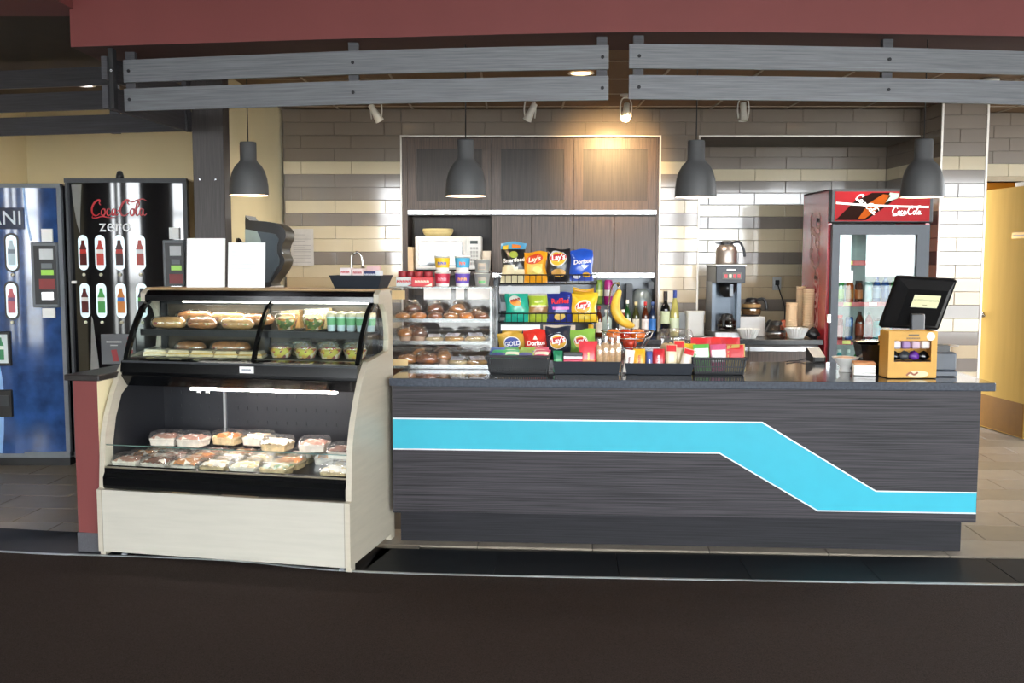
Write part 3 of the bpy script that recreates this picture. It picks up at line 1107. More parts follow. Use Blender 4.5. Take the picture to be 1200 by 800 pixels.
def windows(root, f, px, cells, ring):
    for (u, v, bc_, lc_) in cells:
        x, z = px(u, v)
        if ring:
            m = M().add([f(x + a * 1.25, z + b * 1.07) for a, b in capsule(.082, .26)], [tuple(range(18))])
            m.build('window_surround', BLACK, root)
        off = lambda a, b: f(a, b) + Vector((0, -.002, 0))
        pl = M().add([off(x + a, z + b) for a, b in capsule(.076, .25)], [tuple(range(18))]).build('selection_window', PLATE, root)
        mm = M()
        mini_bottle(mm, lambda a, b: f(a, b) + Vector((0, -.004, 0)), x, z, .175, 0, 0, 0)
        mm.build('bottle_print', [col(bc_), col(lc_)], pl)
        p = f(x, z - .155)
        M().lathe([(.011, p.y + .002), (.012, p.y - .006), (.006, p.y - .009)], 10, (p.x, 0, p.z), axis='y').build('select_button', mat('button', '#e4dfc4', .3), root)


def coin_panel(root, px, u0, u1, v0, v1, lcd):
    x0, zt_ = px(u0, v0)
    x1, zb_ = px(u1, v1)
    p = M().box(x0, x1, -.035, .02, zb_, zt_, bev=.006).build('coin_panel', GREYP, root)
    w, h = x1 - x0, zt_ - zb_
    M().box(x0 + .12 * w, x1 - .02 * w, -.037, -.03, zb_ + .05 * h, zt_ - .05 * h).build('coin_face', BLACK, p)
    M().box(x0 + .35 * w, x1 - .12 * w, -.041, -.036, zb_ + .74 * h, zt_ - .10 * h).build('notice', col('#cfd2d4'), p)
    M().box(x0 + .4 * w, x1 - .12 * w, -.043, -.036, zb_ + .50 * h, zb_ + .58 * h).build('bill_acceptor', mat('acceptor_green', lcd, .3, emit=.5), p)
    M().box(x0 + .42 * w, x1 - .16 * w, -.045, -.036, zb_ + .60 * h, zb_ + .68 * h).build('bill_slot', GREYP, p)
    M().box(x0 + .3 * w, x1 - .08 * w, -.041, -.036, zb_ + .28 * h, zb_ + .44 * h).build('coin_slot_plate', col('#8a2a2a'), p)
    M().box(x0 + .38 * w, x1 - .15 * w, -.041, -.036, zb_ + .12 * h, zb_ + .24 * h).build('coin_return', CHROME, p)


r, f, px, w, h = vending('vending_machine', 'black cola vending machine with red script lettering and eight bottle windows', 79, 221, 209, 545, VB, VF)
windows(r, f, px, [(97, 296, '#5a1512', '#c8372f'), (118, 296, '#c9453a', '#f0e9e2'), (141, 296, '#3a1512', '#b5322a'), (165, 296, '#b04a42', '#dcdcdc'),
                   (99, 352, '#571613', '#e8e4dd'), (119.5, 352, '#4aa24f', '#e8f0e4'), (143, 352, '#d9832a', '#3f78c4'), (167, 352, '#2a2f33', '#55b04a')], False)
coin_panel(r, px, 192, 219, 281, 352, '#7fae3a')
m = M()
x, z = px(140, 247)
lo = lambda a, b: f(x + a, z + b) + Vector((0, -.003, 0))
script_logo(m, lo, .40, 0, .8)
x2, z2 = px(136, 265)
m.text('zero', .12, lambda a, b: f(x2 + a, z2 + b) + Vector((0, -.003, 0)), 1, .006, 0, 1.05)
m.build('logo_lettering', [col('#b3202a', .35), col('#e8e8e8', .35)], r)
m = M()
m.poly([px(82, 216), px(95, 216), px(93.5, 250), px(93, 273), px(89, 262), px(84, 236)], lambda a, b: f(a, b) + Vector((0, -.002, 0)))
m.build('silver_swoosh', mat('silver_print', '#8f8f8d', .4, .4), r)
m = M()
m.poly([px(107, 370), px(109, 374), px(117, 434), px(120, 540), px(100, 540), px(106, 436)], lambda a, b: f(a, b) + Vector((0, -.002, 0)))
m.build('silver_swoosh', mat('silver_print', '#8f8f8d', .4, .4), r)
x0, z0 = px(121, 426)
x1, z1 = px(160, 391)
ps = M().box(x0, x1, -.025, -.017, z0, z1).build('poster', mat('poster_grey', '#55575c', .3, var=.3, scale=3), r)
m = M()
g = lambda a, b: Vector((a, -.0265, b))
m.text('~9', .022, flat(((x0 + x1) / 2 - .03, -.0265, z1 - .055), (1, 0, 0), (0, 0, 1)), 2, .02)
m.text('~6', .016, flat(((x0 + x1) / 2 - .03, -.0265, z1 - .08), (1, 0, 0), (0, 0, 1)), 2)
mini_bottle(m, g, x1 - .045, (z0 + z1) / 2, .17, 0, 0, 0)
m.poly([(x0 + .085, z0 + .02), (x0 + .125, z0 + .02), (x0 + .11, z0 + .105), (x0 + .07, z0 + .10)], g, 0)
m.build('poster_print', [col('#9c2027'), col('#d8d8d8'), col('#e6e6e6')], ps)
# small camera or bulb on top
m = M().lathe([(.03, 0), (.026, .03), (.018, .055), (.012, .06)], 12, (px(134, 209)[0], .1, h))
m.build('lock_knob', BLACK, r)
sx, sz = px(205, 275)
M().box(sx - .035, sx + .035, -.018, -.0, sz - .03, sz + .05).build('sticker', PAPER, r)
for k, (ua, ub) in enumerate(((108, 117), (125, 139))):
    a, za = px(ua, 216); b, _ = px(ub, 216)
sx, sz = px(86.5, 330.5)
M().box(sx - .016, sx + .016, -.002, .012, sz - .01, sz + .01).build('small_tag', PAPER, r)

r, f, px, w, h = vending('vending_machine', 'blue water vending machine with white capital lettering at the left edge', -72, 74, 215, 547, VB, VBLUE)
windows(r, f, px, [(u, v, b, l) for v, cs in ((296, (('#7fb0c8', '#e6eef2'), ('#7fb0c8', '#4a6fae'), ('#9fc0d0', '#3a5f8e'), ('#b9ccd4', '#7a8490'))), (352, (('#4a9a50', '#dfe8df'), ('#c03a34', '#f0e4e0'), ('#3a9a8a', '#d0e0d8'), ('#c2626a', '#7a5a80')))) for u, (b, l) in zip((-53, -31, -9, 15), cs)], True)
coin_panel(r, px, 38, 71, 284, 360, '#a8c43a')
x, z = px(-14, 256)
m = M()
m.box(x - .24, x + .26, -.020, -.014, z - .075, z + .075)
m.build('logo_plate', mat('navy_plate', '#0d1c3c', .15), r)
m = M()
m.text('DASANI', .135, flat((x + .0, -.0215, z), (1, 0, 0), (0, 0, 1)), 0, .01, 0, 1.05)
m.build('logo_lettering', col('#cfd8e2', .4), r)
for (u0, u1, v0, v1, mt, nm) in ((50, 62, 268, 283, PAPER, 'sticker'), (51, 65, 361, 372, PAPER, 'sticker')):
    a, za = px(u0, v1); b, zb_ = px(u1, v0)
    M().box(a, b, -.016, .0, za, zb_).build(nm, mt, r)
a, za = px(-40, 428); b, zb_ = px(14, 388)
p = M().box(a, b, -.03, -.01, za, zb_, bev=.004).build('poster', BLACK, r)
M().box(a + .02, b - .02, -.032, -.028, za + .02, zb_ - .02).build('poster_sheet', col('#d5dfe0'), p)
m = M()
mini_bottle(m, lambda x, z: Vector((x, -.034, z)), b - .07, (za + zb_) / 2, .16, 0, 0, 0)
m.build('poster_print', [col('#3a8a5a'), col('#dfe8df')], p)
a, za = px(-50, 488); b, zb_ = px(16, 456)
p = M().box(a, b, -.03, .0, za, zb_, bev=.006).build('delivery_door', BLACK, r)
M().box(a + .03, b - .02, -.036, -.028, za + .08, zb_ - .04).build('push_flap', DARKG, p)
m = M()
m.ribbon([px(28, 216), px(30, 240), px(33, 262), px(37, 282)], .012, lambda a, b: f(a, b) + Vector((0, -.002, 0)))  # light-blue curve painted in for a reflection on the front
m.build('painted_reflection', mat('reflection_blue', '#86aee0', .3), r)
m = M()
m.ribbon([px(-4, 420), px(2, 450), px(3, 500), px(1, 530)], .04, lambda a, b: f(a, b) + Vector((0, -.002, 0)))  # second painted reflection, low on the panel
m.build('painted_reflection', mat('reflection_blue', '#86aee0', .3), r)

# ------------------------------------------------------------------ pendant lamps
PEND = mat('pendant_charcoal', '#4b4b4c', .5, var=.04)
PIN = emis('pendant_inside', '#ffe9d6', 1.6)
pp = [(.012, .30), (.042, .298), (.046, .29), (.046, .20), (.052, .19), (.054, .185), (.072, .168), (.09, .135), (.102, .095), (.108, .05), (.110, 0)]
proto = thing('pendant_lamp', 'charcoal', 'pendant lamp', (0, 0, 0), 0, 'charcoal pendant lamps')
m = M().lathe(pp, 28, caps=False)
m.lathe([(.046, .298), (.0, .299)], 28, caps=False)
m.build('lamp_shade', PEND, proto)
M().lathe([(.108, .002), (.104, .05), (.098, .09), (.086, .13), (.06, .165), (.0, .17)], 28, caps=False).lathe([(.110, 0), (.104, .002)], 28, caps=False).build('shade_lining', mat('lamp_lining', '#efe3d8', .5, emit=.5), proto)
M().lathe([(.0, .012), (.03, .02), (.042, .05), (.036, .085), (.016, .12), (.014, .15)], 16).build('bulb', emis('warm_bulb', '#ffdcb0', 60), proto)
M().rod((0, 0, .295), (0, 0, .86), .003, 6).lathe([(.05, .84), (.048, .858), (.012, .862)], 16).build('cord', BLACK, proto)
PL = [(292, 229, 5.62, 'leftmost charcoal pendant lamp hanging over the display case'), (546, 230, 5.30, 'charcoal pendant lamp hanging in front of the microwave cabinet'),
      (815, 231, 5.28, 'charcoal pendant lamp hanging left of the drinks fridge'), (1080.5, 231, 5.18, 'rightmost charcoal pendant lamp in front of the fridge header')]
for i, (u, v, Y, lb) in enumerate(PL):
    p = at(u, v, Y)
    if i == 0:
        proto.location = p
        proto['label'] = lb
    else:
        dup(proto, p, 0, lb)

# ------------------------------------------------------------------ gimbal spotlights
SPW = mat('spot_white', '#d3d1c8', .45)
SPL = [(441, 133, -.5, .35, 'white gimbal spotlight above the wall left of the cabinet', 0), (621, 132, .45, .3, 'white gimbal spotlight above the middle cabinet door', 0),
       (733.5, 131, .15, -.5, 'lit white gimbal spotlight above the right cabinet door', 1), (871, 132, 0, -.1, 'white gimbal spotlight above the coffee maker', 0)]
for u, v, ax, tilt, lb, on in SPL:
    p = at(u, v, 7.3)
    r = thing('gimbal_spotlight', lb, 'spotlight', (p.x, p.y, 2.69), 0, 'gimbal spotlights on the ceiling')
    M().lathe([(.045, -.012), (.045, 0)], 16).build('ceiling_plate', SPW, r)
    zc = p.z - 2.69
    M().tube(smooth_pts([(-.035, 0, zc - .04), (-.042, 0, zc + .03), (-.03, 0, zc + .09), (0, 0, zc + .10), (.03, 0, zc + .09), (.042, 0, zc + .03), (.035, 0, zc - .04)], 4), .005, 6).rod((0, 0, zc + .10), (0, 0, 0), .006).build('yoke', SPW, r)
    m = M().lathe([(.0, .085), (.022, .083), (.024, .02), (.028, 0), (.032, -.045), (.034, -.05)], 18, caps=False)
    m.xf((0, 0, zc - .01), 0, tilt, ax)
    hd = m.build('spot_head', SPW, r)
    M().lathe([(.0, -.035), (.031, -.042)], 18, caps=False).xf((0, 0, zc - .01), 0, tilt, ax).build('lens', emis('spot_on', '#ffe2b4', 12) if on else mat('spot_lens', '#c9c6bc', .15), hd)
lamp('spot_beam', 'SPOT', at(735, 138, 7.25), 150, (1, .66, .30), (math.radians(74), 0, math.radians(4)), spot_size=math.radians(75), spot_blend=.9, shadow_soft_size=.05)
for u, v, zz, lb, col_, pw in ((681, 85, 2.685, 'round warm recessed downlight in the kitchen ceiling above the slats', '#ffd9a0', 16), (98, 99, 2.815, 'small bright recessed downlight over the vending machines', '#fff0f4', 30)):
    p = zpt(u, v, zz)
    r = thing('downlight', lb, 'downlight', (p.x, p.y, zz))
    M().lathe([(.085, -.006), (.082, .0), (.06, .0)], 24, caps=False).lathe([(.086, -.007), (.068, -.007)], 24, caps=False).build('rim', WHITE, r)
    M().lathe([(.0, -.004), (.068, -.004)], 24, caps=False).build('lens', emis('downlight_lens' + col_, col_, pw / 4), r)
    lamp('downlight_beam', 'SPOT', (p.x, p.y, zz - .02), pw * (3 if zz < 2.7 else 14), lin(col_), (0, 0, 0), spot_size=math.radians(110), spot_blend=.8, shadow_soft_size=.06)
for xx, lb in ((-.95, 'added downlight, out of view above the left slats near the tiled wall'), (1.0, 'added downlight, out of view above the right cabinet doors'), (2.55, 'added downlight, out of view above the drinks fridge')):
    r = thing('downlight', lb, 'downlight', (xx, 6.95, 2.687))  # unseen downlights added behind the slats to brighten the kitchen
    M().lathe([(.086, -.007), (.068, -.007)], 24, caps=False).lathe([(.086, -.007), (.086, 0)], 24, caps=False).build('rim', WHITE, r)
    M().lathe([(.0, -.004), (.068, -.004)], 24, caps=False).build('lens', emis('downlight_lens#ffd9a0', '#ffd9a0', 4), r)
    lamp('downlight_beam', 'SPOT', (xx, 6.95, 2.667), 95, (1, .86, .70), (0, 0, 0), spot_size=math.radians(140), spot_blend=.9, shadow_soft_size=.08)
p = zpt(1160, 93, 2.685)
r = thing('ceiling_camera', 'small dark dome fixture on the ceiling above the right slats', 'dome camera', (p.x, p.y, 2.688))
M().lathe([(.06, -.02), (.06, 0)], 18).build('mount', SPW, r)
M().lathe([(.0, -.05), (.025, -.045), (.04, -.03), (.045, -.02)], 18, caps=False).build('dome', BLACKG, r)

# ------------------------------------------------------------------ drinks fridge
YF = 7.30
fx0, fx1 = X(972, 300, YF), X(1092, 300, YF)
FW = fx1 - fx0
FH = Z(221, YF)
fr = thing('drinks_fridge', 'red glass-door drinks fridge with cola header sign', 'fridge', (fx0, YF, 0))
FRED = mat('fridge_red', '#b32f38', .22, var=.05, coat=.5)
FBLK = mat('fridge_frame', '#33373d', .35, var=.05)
M().box(0, .03, .06, .68, .05, FH - .002).build('side_panel', FRED, fr)
M().box(FW - .03, FW, .06, .68, .05, FH - .002).build('side_panel', FRED, fr)
M().box(.03, FW - .03, .64, .68, .05, FH).build('back_panel', mat('fridge_liner', '#a9b3b3', .5), fr)
M().box(0, FW, .03, .68, FH - .012, FH).box(.0, FW, .05, .68, .0, .12).build('shell', DARKG, fr)
zh = Z(261, YF)
hd = M().box(.0, FW, .0, .06, zh, FH - .005, bev=.008).build('header', DARKG, fr)
HS = mat('header_red', '#900b15', .45, var=.12, scale=4, emit=.12, spec=.2)
M().box(.03, FW - .03, -.006, .005, zh + .012, FH - .022).build('header_sign', HS, hd)
m = M()
g = lambda a, b: Vector((a, -.008, b))
zc = (zh + FH) / 2
m.poly([(.035, zh + .02), (.26, zh + .02), (.41, zc + .0), (.49, FH - .06), (.47, FH - .03), (.30, FH - .03), (.18, zc + .04)], g, 1)
m.poly([(.20, zh + .03), (.25, zh + .03), (.39, zc + .01), (.44, FH - .05), (.38, FH - .04), (.28, zc + .02)], lambda a, b: g(a, b) + Vector((0, -.001, 0)), 2)
m.poly([(.40, FH - .10), (.49, FH - .07), (.50, FH - .035), (.43, FH - .03)], lambda a, b: g(a, b) + Vector((0, -.001, 0)), 3)
m.ribbon([(.035, zc + .02), (.25, zc + .005), (.5, zc - .005), (.72, zc - .01)], .014, lambda a, b: g(a, b) + Vector((0, -.0015, 0)), 0)
script_logo(m, lambda a, b: g(.56 + a, zc - .045 + b) + Vector((0, -.003, 0)), .22, 0, 1.0)
ca, sa = math.cos(-.75), math.sin(-.75)
script_logo(m, lambda a, b: g(.26 + a * ca - b * sa, zc + .005 + a * sa + b * ca) + Vector((0, -.003, 0)), .19, 0, 1.2)
m.build('header_print', [mat('sign_white', '#f4f2ef', .3, emit=.3), mat('sign_brown', '#1f0b07', .7, spec=.1), mat('sign_amber', '#9c4a14', .7, spec=.1), mat('sign_green', '#9fc0b0', .3)], hd)
m = M()
ca, sa = math.cos(PI / 2 - .05), math.sin(PI / 2 - .05)
script_logo(m, lambda a, b: Vector((-.002, .32 + a * ca * -1 + b * .9, 1.40 + a)), .9, 0, 1.0)
m.build('side_script', mat('side_script_pink', '#dca8a6', .4), fr)
zd = zh - .012
dr = M().box(.02, .075, .0, .05, .13, zd).box(FW - .11, FW - .02, .0, .05, .13, zd).box(.075, FW - .11, .0, .05, zd - .075, zd).box(.075, FW - .11, .0, .05, .13, .2)
dr = dr.build('door', mat('door_grey', '#3d434b', .4, .2), fr)
M().box(.08, FW - .115, .018, .026, .2, zd - .075).build('door_glass', clear('fridge_glass', '#f2faf8', .05, .6, .01), dr)
M().box(FW - .065, FW - .045, -.03, .0, .85, 1.35, bev=.004).build('door_handle', DARKG, dr)
M().box(-.004, .02, -.01, .02, 1.02, 1.08).build('hinge', CHROME, dr)
M().box(.078, .09, .07, .09, .2, zd - .08).build('light_strip', emis('fridge_led', '#eaffff', 2), fr)
SHZ = [.30, .60, Z(400, 7.45) - .0, Z(356, 7.45), Z(308, 7.45)]
RAIL = mat('price_rail_red', '#b8232b', .35)
for z in SHZ:
    sh = M()
    for i in range(10):
        sh.rod((.05, .10 + i * .055, z), (FW - .05, .10 + i * .055, z), .003, 5)
    s_ = sh.build('shelf', STEEL, fr)
    M().box(.04, FW - .04, .075, .085, z - .018, z + .018).build('price_rail', RAIL, s_)
    for k, a in enumerate((.14, .33, .52)):
        M().box(a, a + .06, .073, .076, z - .012, z + .014).build('price_card', col(('#e6d56a', '#e9e9e4', '#f0e9d0')[k]), s_)


def bottle(name, label, cat, group, loc, h, r, glass, lab=None, cap=None, kind='beer', labz=(.12, .5), labtxt=None):
    """lathed bottle: body, label band, cap"""
    if kind == 'beer':
        pr = [(.0, 0), (r * .9, 0), (r, .02), (r, .58), (r * .92, .64), (r * .55, .76), (r * .40, .84), (r * .38, .97), (r * .42, .975), (r * .42, 1)]
    elif kind == 'wine':
        pr = [(.0, 0), (r * .95, 0), (r, .01), (r, .60), (r * .9, .66), (r * .5, .74), (r * .38, .79), (r * .36, .98), (r * .42, .985), (r * .42, 1)]
    elif kind == 'flute':
        pr = [(.0, 0), (r * .95, 0), (r, .01), (r, .42), (r * .93, .52), (r * .6, .72), (r * .40, .84), (r * .38, 1)]
    elif kind == 'pet':
        pr = [(.0, 0), (r * .8, 0), (r, .03), (r, .25), (r * .9, .33), (r, .42), (r, .62), (r * .9, .72), (r * .5, .86), (r * .38, .88), (r * .38, 1)]
    elif kind == 'can':
        pr = [(.0, 0), (r * .82, 0), (r, .06), (r, .90), (r * .84, 1), (0, .995)]
    elif kind == 'jar':
        pr = [(.0, 0), (r * .9, 0), (r, .03), (r, .80), (r * .8, .86), (r * .8, 1), (0, 1)]
    else:
        pr = [(.0, 0), (r * .95, 0), (r, .015), (r, .62), (r * .8, .72), (r * .36, .78), (r * .36, 1), (0, 1)]
    pr = [(a, b * h) for a, b in pr]
    root = M().lathe(pr, 14, caps=False).build(name, glass, None, loc)
    tag(root, label, cat, group)
    if lab:
        M().lathe([(r * 1.02, labz[0] * h), (r * 1.02, labz[1] * h)], 14, caps=False).build('label', lab, root)
        if labtxt:
            m = M()
            m.text(labtxt[0], labtxt[1], lambda x, y: Vector((r * 1.05 * math.sin(x / r), -r * 1.05 * math.cos(x / r), (labz[0] + labz[1]) / 2 * h + y)), 0, .02)
            m.build('label_print', col(labtxt[2]), root)
    if cap:
        hc = .9 if kind not in ('wine', 'flute') else (.80 if kind == 'wine' else .84)
        rc = r * .44 if kind != 'jar' else r * .86
        M().lathe([(rc, hc * h), (rc, h * 1.005), (0, h * 1.006)], 12, caps=False).build('cap', cap, root)
    return root


gb = lambda n, c, r=.12: mat('bottle_' + n, c, r, var=.05, coat=.4)
GREENB, AMBER, ORANGE, REDB, BLUEB, CLEARB = gb('green', '#2a7a34'), gb('amber', '#4a1d0b'), gb('orange', '#b0521a'), gb('red', '#7a171c'), gb('blue', '#274a8a'), gb('pale', '#9fb4b4')
DKGREEN, YELB, TEALB, PURB = gb('dark_green', '#13331d'), gb('yellow', '#b9a53a'), gb('teal', '#2f8a90'), gb('purple', '#54276a')
FB = [  # shelf pixel base, list of (u, glass, label colour, cap colour, height px, kind, describe)
    (SHZ[4], 7.55, [(1043, DKGREEN, '#c33a32', '#2f7a3a', 40, 'pet', 'green'), (1053, GREENB, '#e9c93a', '#2f7a3a', 44, 'pet', 'bright green')], 'top'),
    (SHZ[3], 7.50, [(975, GREENB, '#7fc04a', '#2f8a3a', 27, 'can', 'lime green'), (984, GREENB, '#a8d060', '#2f8a3a', 27, 'can', 'pale green'), (995.5, ORANGE, '#e08a3a', '#3a1a10', 26, 'jar', 'orange'), (1006, AMBER, '#d8793a', '#1a1a1a', 26, 'jar', 'brown'), (1017, CLEARB, '#b9d4e0', '#dde6ea', 25, 'can', 'pale blue'), (1027, BLUEB, '#8fa8d8', '#2a3f8a', 30, 'pet', 'violet blue'), (1037, BLUEB, '#2f5fb0', '#1a2f6a', 32, 'pet', 'dark blue'), (1048, GREENB, '#2f8a4a', '#1f6a2f', 32, 'pet', 'green')], 'upper'),
    (SHZ[2], 7.48, [(973, CLEARB, '#b07a4a', '#e6e6e6', 26, 'can', 'tan'), (984, REDB, '#d06a70', '#c8323a', 30, 'jar', 'pink red'), (996, BLUEB, '#3a4a66', '#20242a', 28, 'can', 'dark blue'), (1008, AMBER, '#b5502a', '#1a1a1a', 34, 'pet', 'brown'), (1019, REDB, '#8a3a44', '#1a1a1a', 34, 'pet', 'dark red'), (1029, TEALB, '#3a90a8', '#2a2a2a', 26, 'jar', 'teal'), (1039, ORANGE, '#e09030', '#c06a1a', 28, 'jar', 'orange yellow')], 'middle'),
    (SHZ[1], 7.48, [(975 + i * 10.5, (CLEARB, TEALB, CLEARB, GREENB, CLEARB)[i], '#b9c8cc', '#dfe6e6', 30, 'pet', ('clear', 'teal', 'pale', 'green', 'frosted')[i]) for i in range(5)], 'lower'),
]
for z, Y, lst, nm in FB:
    for i, (u, gl, lc_, cc, hp, kd, ds) in enumerate(lst):
        hh = hp * Y / FPX
        bottle('drink_bottle', '%s drink, %s from the left on the %s fridge shelf' % (ds, ORD[i], nm), 'bottle' if kd != 'can' else 'can', 'drinks in the fridge', (X(u, 350, Y), Y, z + .004), hh, .030, gl, mat('drink_label_' + lc_.strip('#'), tuple(max(0, k * .62 - .02) for k in lin(lc_)), .35), col(cc) if kd != 'can' else None, kd, (.2, .6))
p = at(989, 324, 7.335)
n_ = M().box(-.062, .062, 0, .002, -.045, .045).build('paper_notice', PAPER, None, (p.x, 7.318, p.z))
tag(n_, 'small white paper notice taped on the fridge door glass', 'notice')
m = M()
for i in range(3):
    m.box(-.04, .03, -.001, 0, .02 - i * .02, .023 - i * .02)
m.build('notice_print', col('#a6a8ac'), n_)
lamp('fridge_light', 'AREA', (fx0 + FW / 2, YF + .2, zd - .09), .9, (.92, 1, .98), size=.4)

# ------------------------------------------------------------------ things on the back counter and in the niche
zs = nz + .003
mw = thing('microwave', 'white microwave oven in the cabinet niche', 'microwave', (xc(527), 7.78, zs))
WM = (X(566, 295, 7.78) - X(488, 295, 7.78)) / 2
HM = Z(275.5, 7.78) - Z(316.5, 7.78)
M().box(-WM, WM, 0, .32, .012, HM, bev=.008).build('body', WHITE, mw)
M().box(-WM + .008, WM * .55, -.012, .0, .02, HM - .01, bev=.004).build('door', WHITE, mw)
M().box(-WM + .03, WM * .42, -.016, -.011, .045, HM - .04, bev=.006).build('door_window', mat('microwave_glass', '#3a4248', .04, coat=1.0), mw)
M().box(WM * .47, WM * .52, -.03, -.012, .03, HM - .03, bev=.004).build('door_handle', WHITE, mw)
cp = M().box(WM * .60, WM - .01, -.008, .0, .02, HM - .015).build('control_panel', col('#dedfdc'), mw)
for i in range(5):
    for j in range(3):
        M().box(WM * .66 + j * .022, WM * .66 + .017 + j * .022, -.011, -.008, .05 + i * .03, .07 + i * .03).build('key', col('#a7a9a6'), cp)
M().box(WM * .66, WM - .03, -.011, -.008, HM - .06, HM - .035).build('clock_display', col('#2a3a34'), cp)
for a in (-WM + .03, WM - .03):
    M().lathe([(.012, 0), (.012, .012)], 8, (a, .04, 0)).build('foot', BLACK, mw)
p = (xc(514), 7.9, zs + HM + .002)
o = M().lathe([(.0, .0), (.09, 0), (.112, .015), (.118, .03)], 20).lathe([(.12, .03), (.125, .045), (.12, .06), (.0, .06)], 20, caps=False).xf((0, 0, 0)).build('plate_stack', mat('cream_plates', '#e0cd92', .5), None, p)
tag(o, 'stack of cream paper plates on top of the microwave', 'plates')
o = M().box(-.022, .022, 0, .25, 0, .19, bev=.003).build('cutting_board', mat('beech_board', '#d8bd98', .6, var=.08), None, (xc(484.5), 7.72, zs))
tag(o, 'upright beech cutting board left of the microwave', 'cutting board')
o = M().lathe([(.0, 0), (.03, 0), (.036, .16)], 14).build('utensil_cup', col('#d9cfc2'), None, (X(570, 310, 7.72), 7.72, zs))
tag(o, 'tall pale paper cup right of the microwave', 'cup')

zb_ = ZBC + .002
Yb = 7.72
BB = [(735, 42, 'beer', gb('bottle_green', '#1d4a24'), '#e6ebe6', '#e9e9e4', 'green glass beer bottle with white label and cap', 'jar?'),
      (745, 40, 'beer', gb('olive', '#3a3c1c'), '#d7d2c4', '#c9b98a', 'olive beer bottle with pale label', ''),
      (756, 40, 'beer', AMBER, '#e8e0e0', '#b52a2a', 'brown beer bottle with red neck band', ''),
      (764.5, 40, 'beer', gb('navy', '#16223f'), '#2f74c8', '#2a4a8a', 'dark beer bottle with bright blue label', '')]
for u, hp, kd, gl, lc_, cc, ds, _ in BB:
    bottle('beer_bottle', ds + ' on the back counter', 'bottle', 'beer bottles on the back counter', (X(u, 380, Yb), Yb, zb_), hp * Yb / FPX, .028, gl, col(lc_), col(cc), kd, (.16, .5))
b_ = [(702, 36, 'beer', AMBER, '#d8d4cc', '#8a1f24', 'brown bottle with white label behind the yellow chip bag'), (694, 30, 'beer', gb('blueblack', '#17203a'), '#dcae2a', '#2a4aa0', 'dark bottle with yellow label beside the chip rack'),
      (711, 32, 'vodka', CLEARB, None, '#dfe3e4', 'frosted clear spirits bottle behind the banana'), (730, 32, 'beer', REDB, '#e6e4de', '#f0f0ee', 'small bottle with white cap just right of the banana')]
for u, hp, kd, gl, lc_, cc, ds in b_:
    bottle('bottle', ds, 'bottle', None, (X(u, 380, Yb - .12), Yb - .12, zb_), hp * (Yb - .12) / FPX, .03 if kd != 'vodka' else .04, gl, col(lc_) if lc_ else None, col(cc), kd, (.16, .5))
# small riser with cans
rs = M().box(X(695, 380, 7.98), X(722, 380, 7.98), -.08, .08, .0, .012).box(X(695, 380, 7.98), X(695, 380, 7.98) + .012, -.08, .08, -.22, 0).box(X(722, 380, 7.98) - .012, X(722, 380, 7.98), -.08, .08, -.22, 0)
rs = rs.build('bottle_riser', DARKG, None, (0, 7.98, ZBC + .222))
tag(rs, 'small dark riser shelf holding two soda cans behind the bottles', 'shelf')
for u, c1, c2, ds in ((701.5, '#6a8a3a', '#b9c46a', 'tall green drink can on the riser shelf'), (713, '#a3257a', '#c8c4c8', 'tall magenta drink can on the riser shelf')):
    bottle('drink_can', ds, 'can', None, (X(u, 340, 7.98), 7.98, ZBC + .236), .20, .034, col(c1, .25), col(c2, .3), None, 'can', (.35, .6))
# grey kettle-like dispenser behind the beers
d = thing('coffee_grinder', 'grey rounded metal dispenser behind the beer bottles', 'dispenser', (X(752, 350, 8.05), 8.06, zb_))
M().lathe([(.0, 0), (.085, 0), (.085, .26), (.07, .33), (.035, .36), (0, .36)], 20).build('body', mat('dispenser_grey', '#8b979a', .3, .4), d)
M().box(-.13, -.08, -.05, .05, .0, .40).box(.05, .09, -.06, -.02, .36, .42).build('bracket', DARKG, d)
bottle('wine_bottle', 'dark red wine bottle with pale green label on the back counter', 'bottle', None, (X(779.5, 380, Yb), Yb, zb_), 52 * Yb / FPX, .037, gb('wine', '#0e0f12'), col('#c9d6b4'), col('#1c1214'), 'wine', (.28, .56))
bottle('wine_bottle', 'pale yellow white wine bottle with blue neck foil', 'bottle', None, (X(790.5, 380, Yb), Yb, zb_), 53 * Yb / FPX, .036, mat('white_wine', '#b3ac62', .08, coat=.6), col('#cfdcc0'), col('#27408f'), 'flute', (.12, .40))
o = M().box(-.03, .03, 0, .05, 0, .18, bev=.004).build('menu_block', col('#8d949a'), None, (X(799.5, 380, 7.78), 7.78, zb_))
tag(o, 'small grey upright block beside the white wine bottle', 'block')
cn = thing('storage_canister', 'translucent white plastic canister beside the coffee maker', 'canister', (X(814, 380, 7.74), 7.74, zb_))
HZ = mat('translucent_white', '#cfd0ce', .35, var=.03)
M().prism(rrect(-.068, .068, -.05, .05, .02), 'z', 0, .17).build('body', HZ, cn)
M().prism(rrect(-.074, .074, -.055, .055, .022), 'z', .17, .195).build('lid', HZ, cn)
o = M().lathe([(.0, .0), (.06, .0), (.075, .012), (.078, .012), (.062, -.0)], 18, caps=False).build('saucer', STEEL, None, (X(824, 388, 7.5), 7.5, zb_))
tag(o, 'small metal dish at the front of the back counter', 'dish')

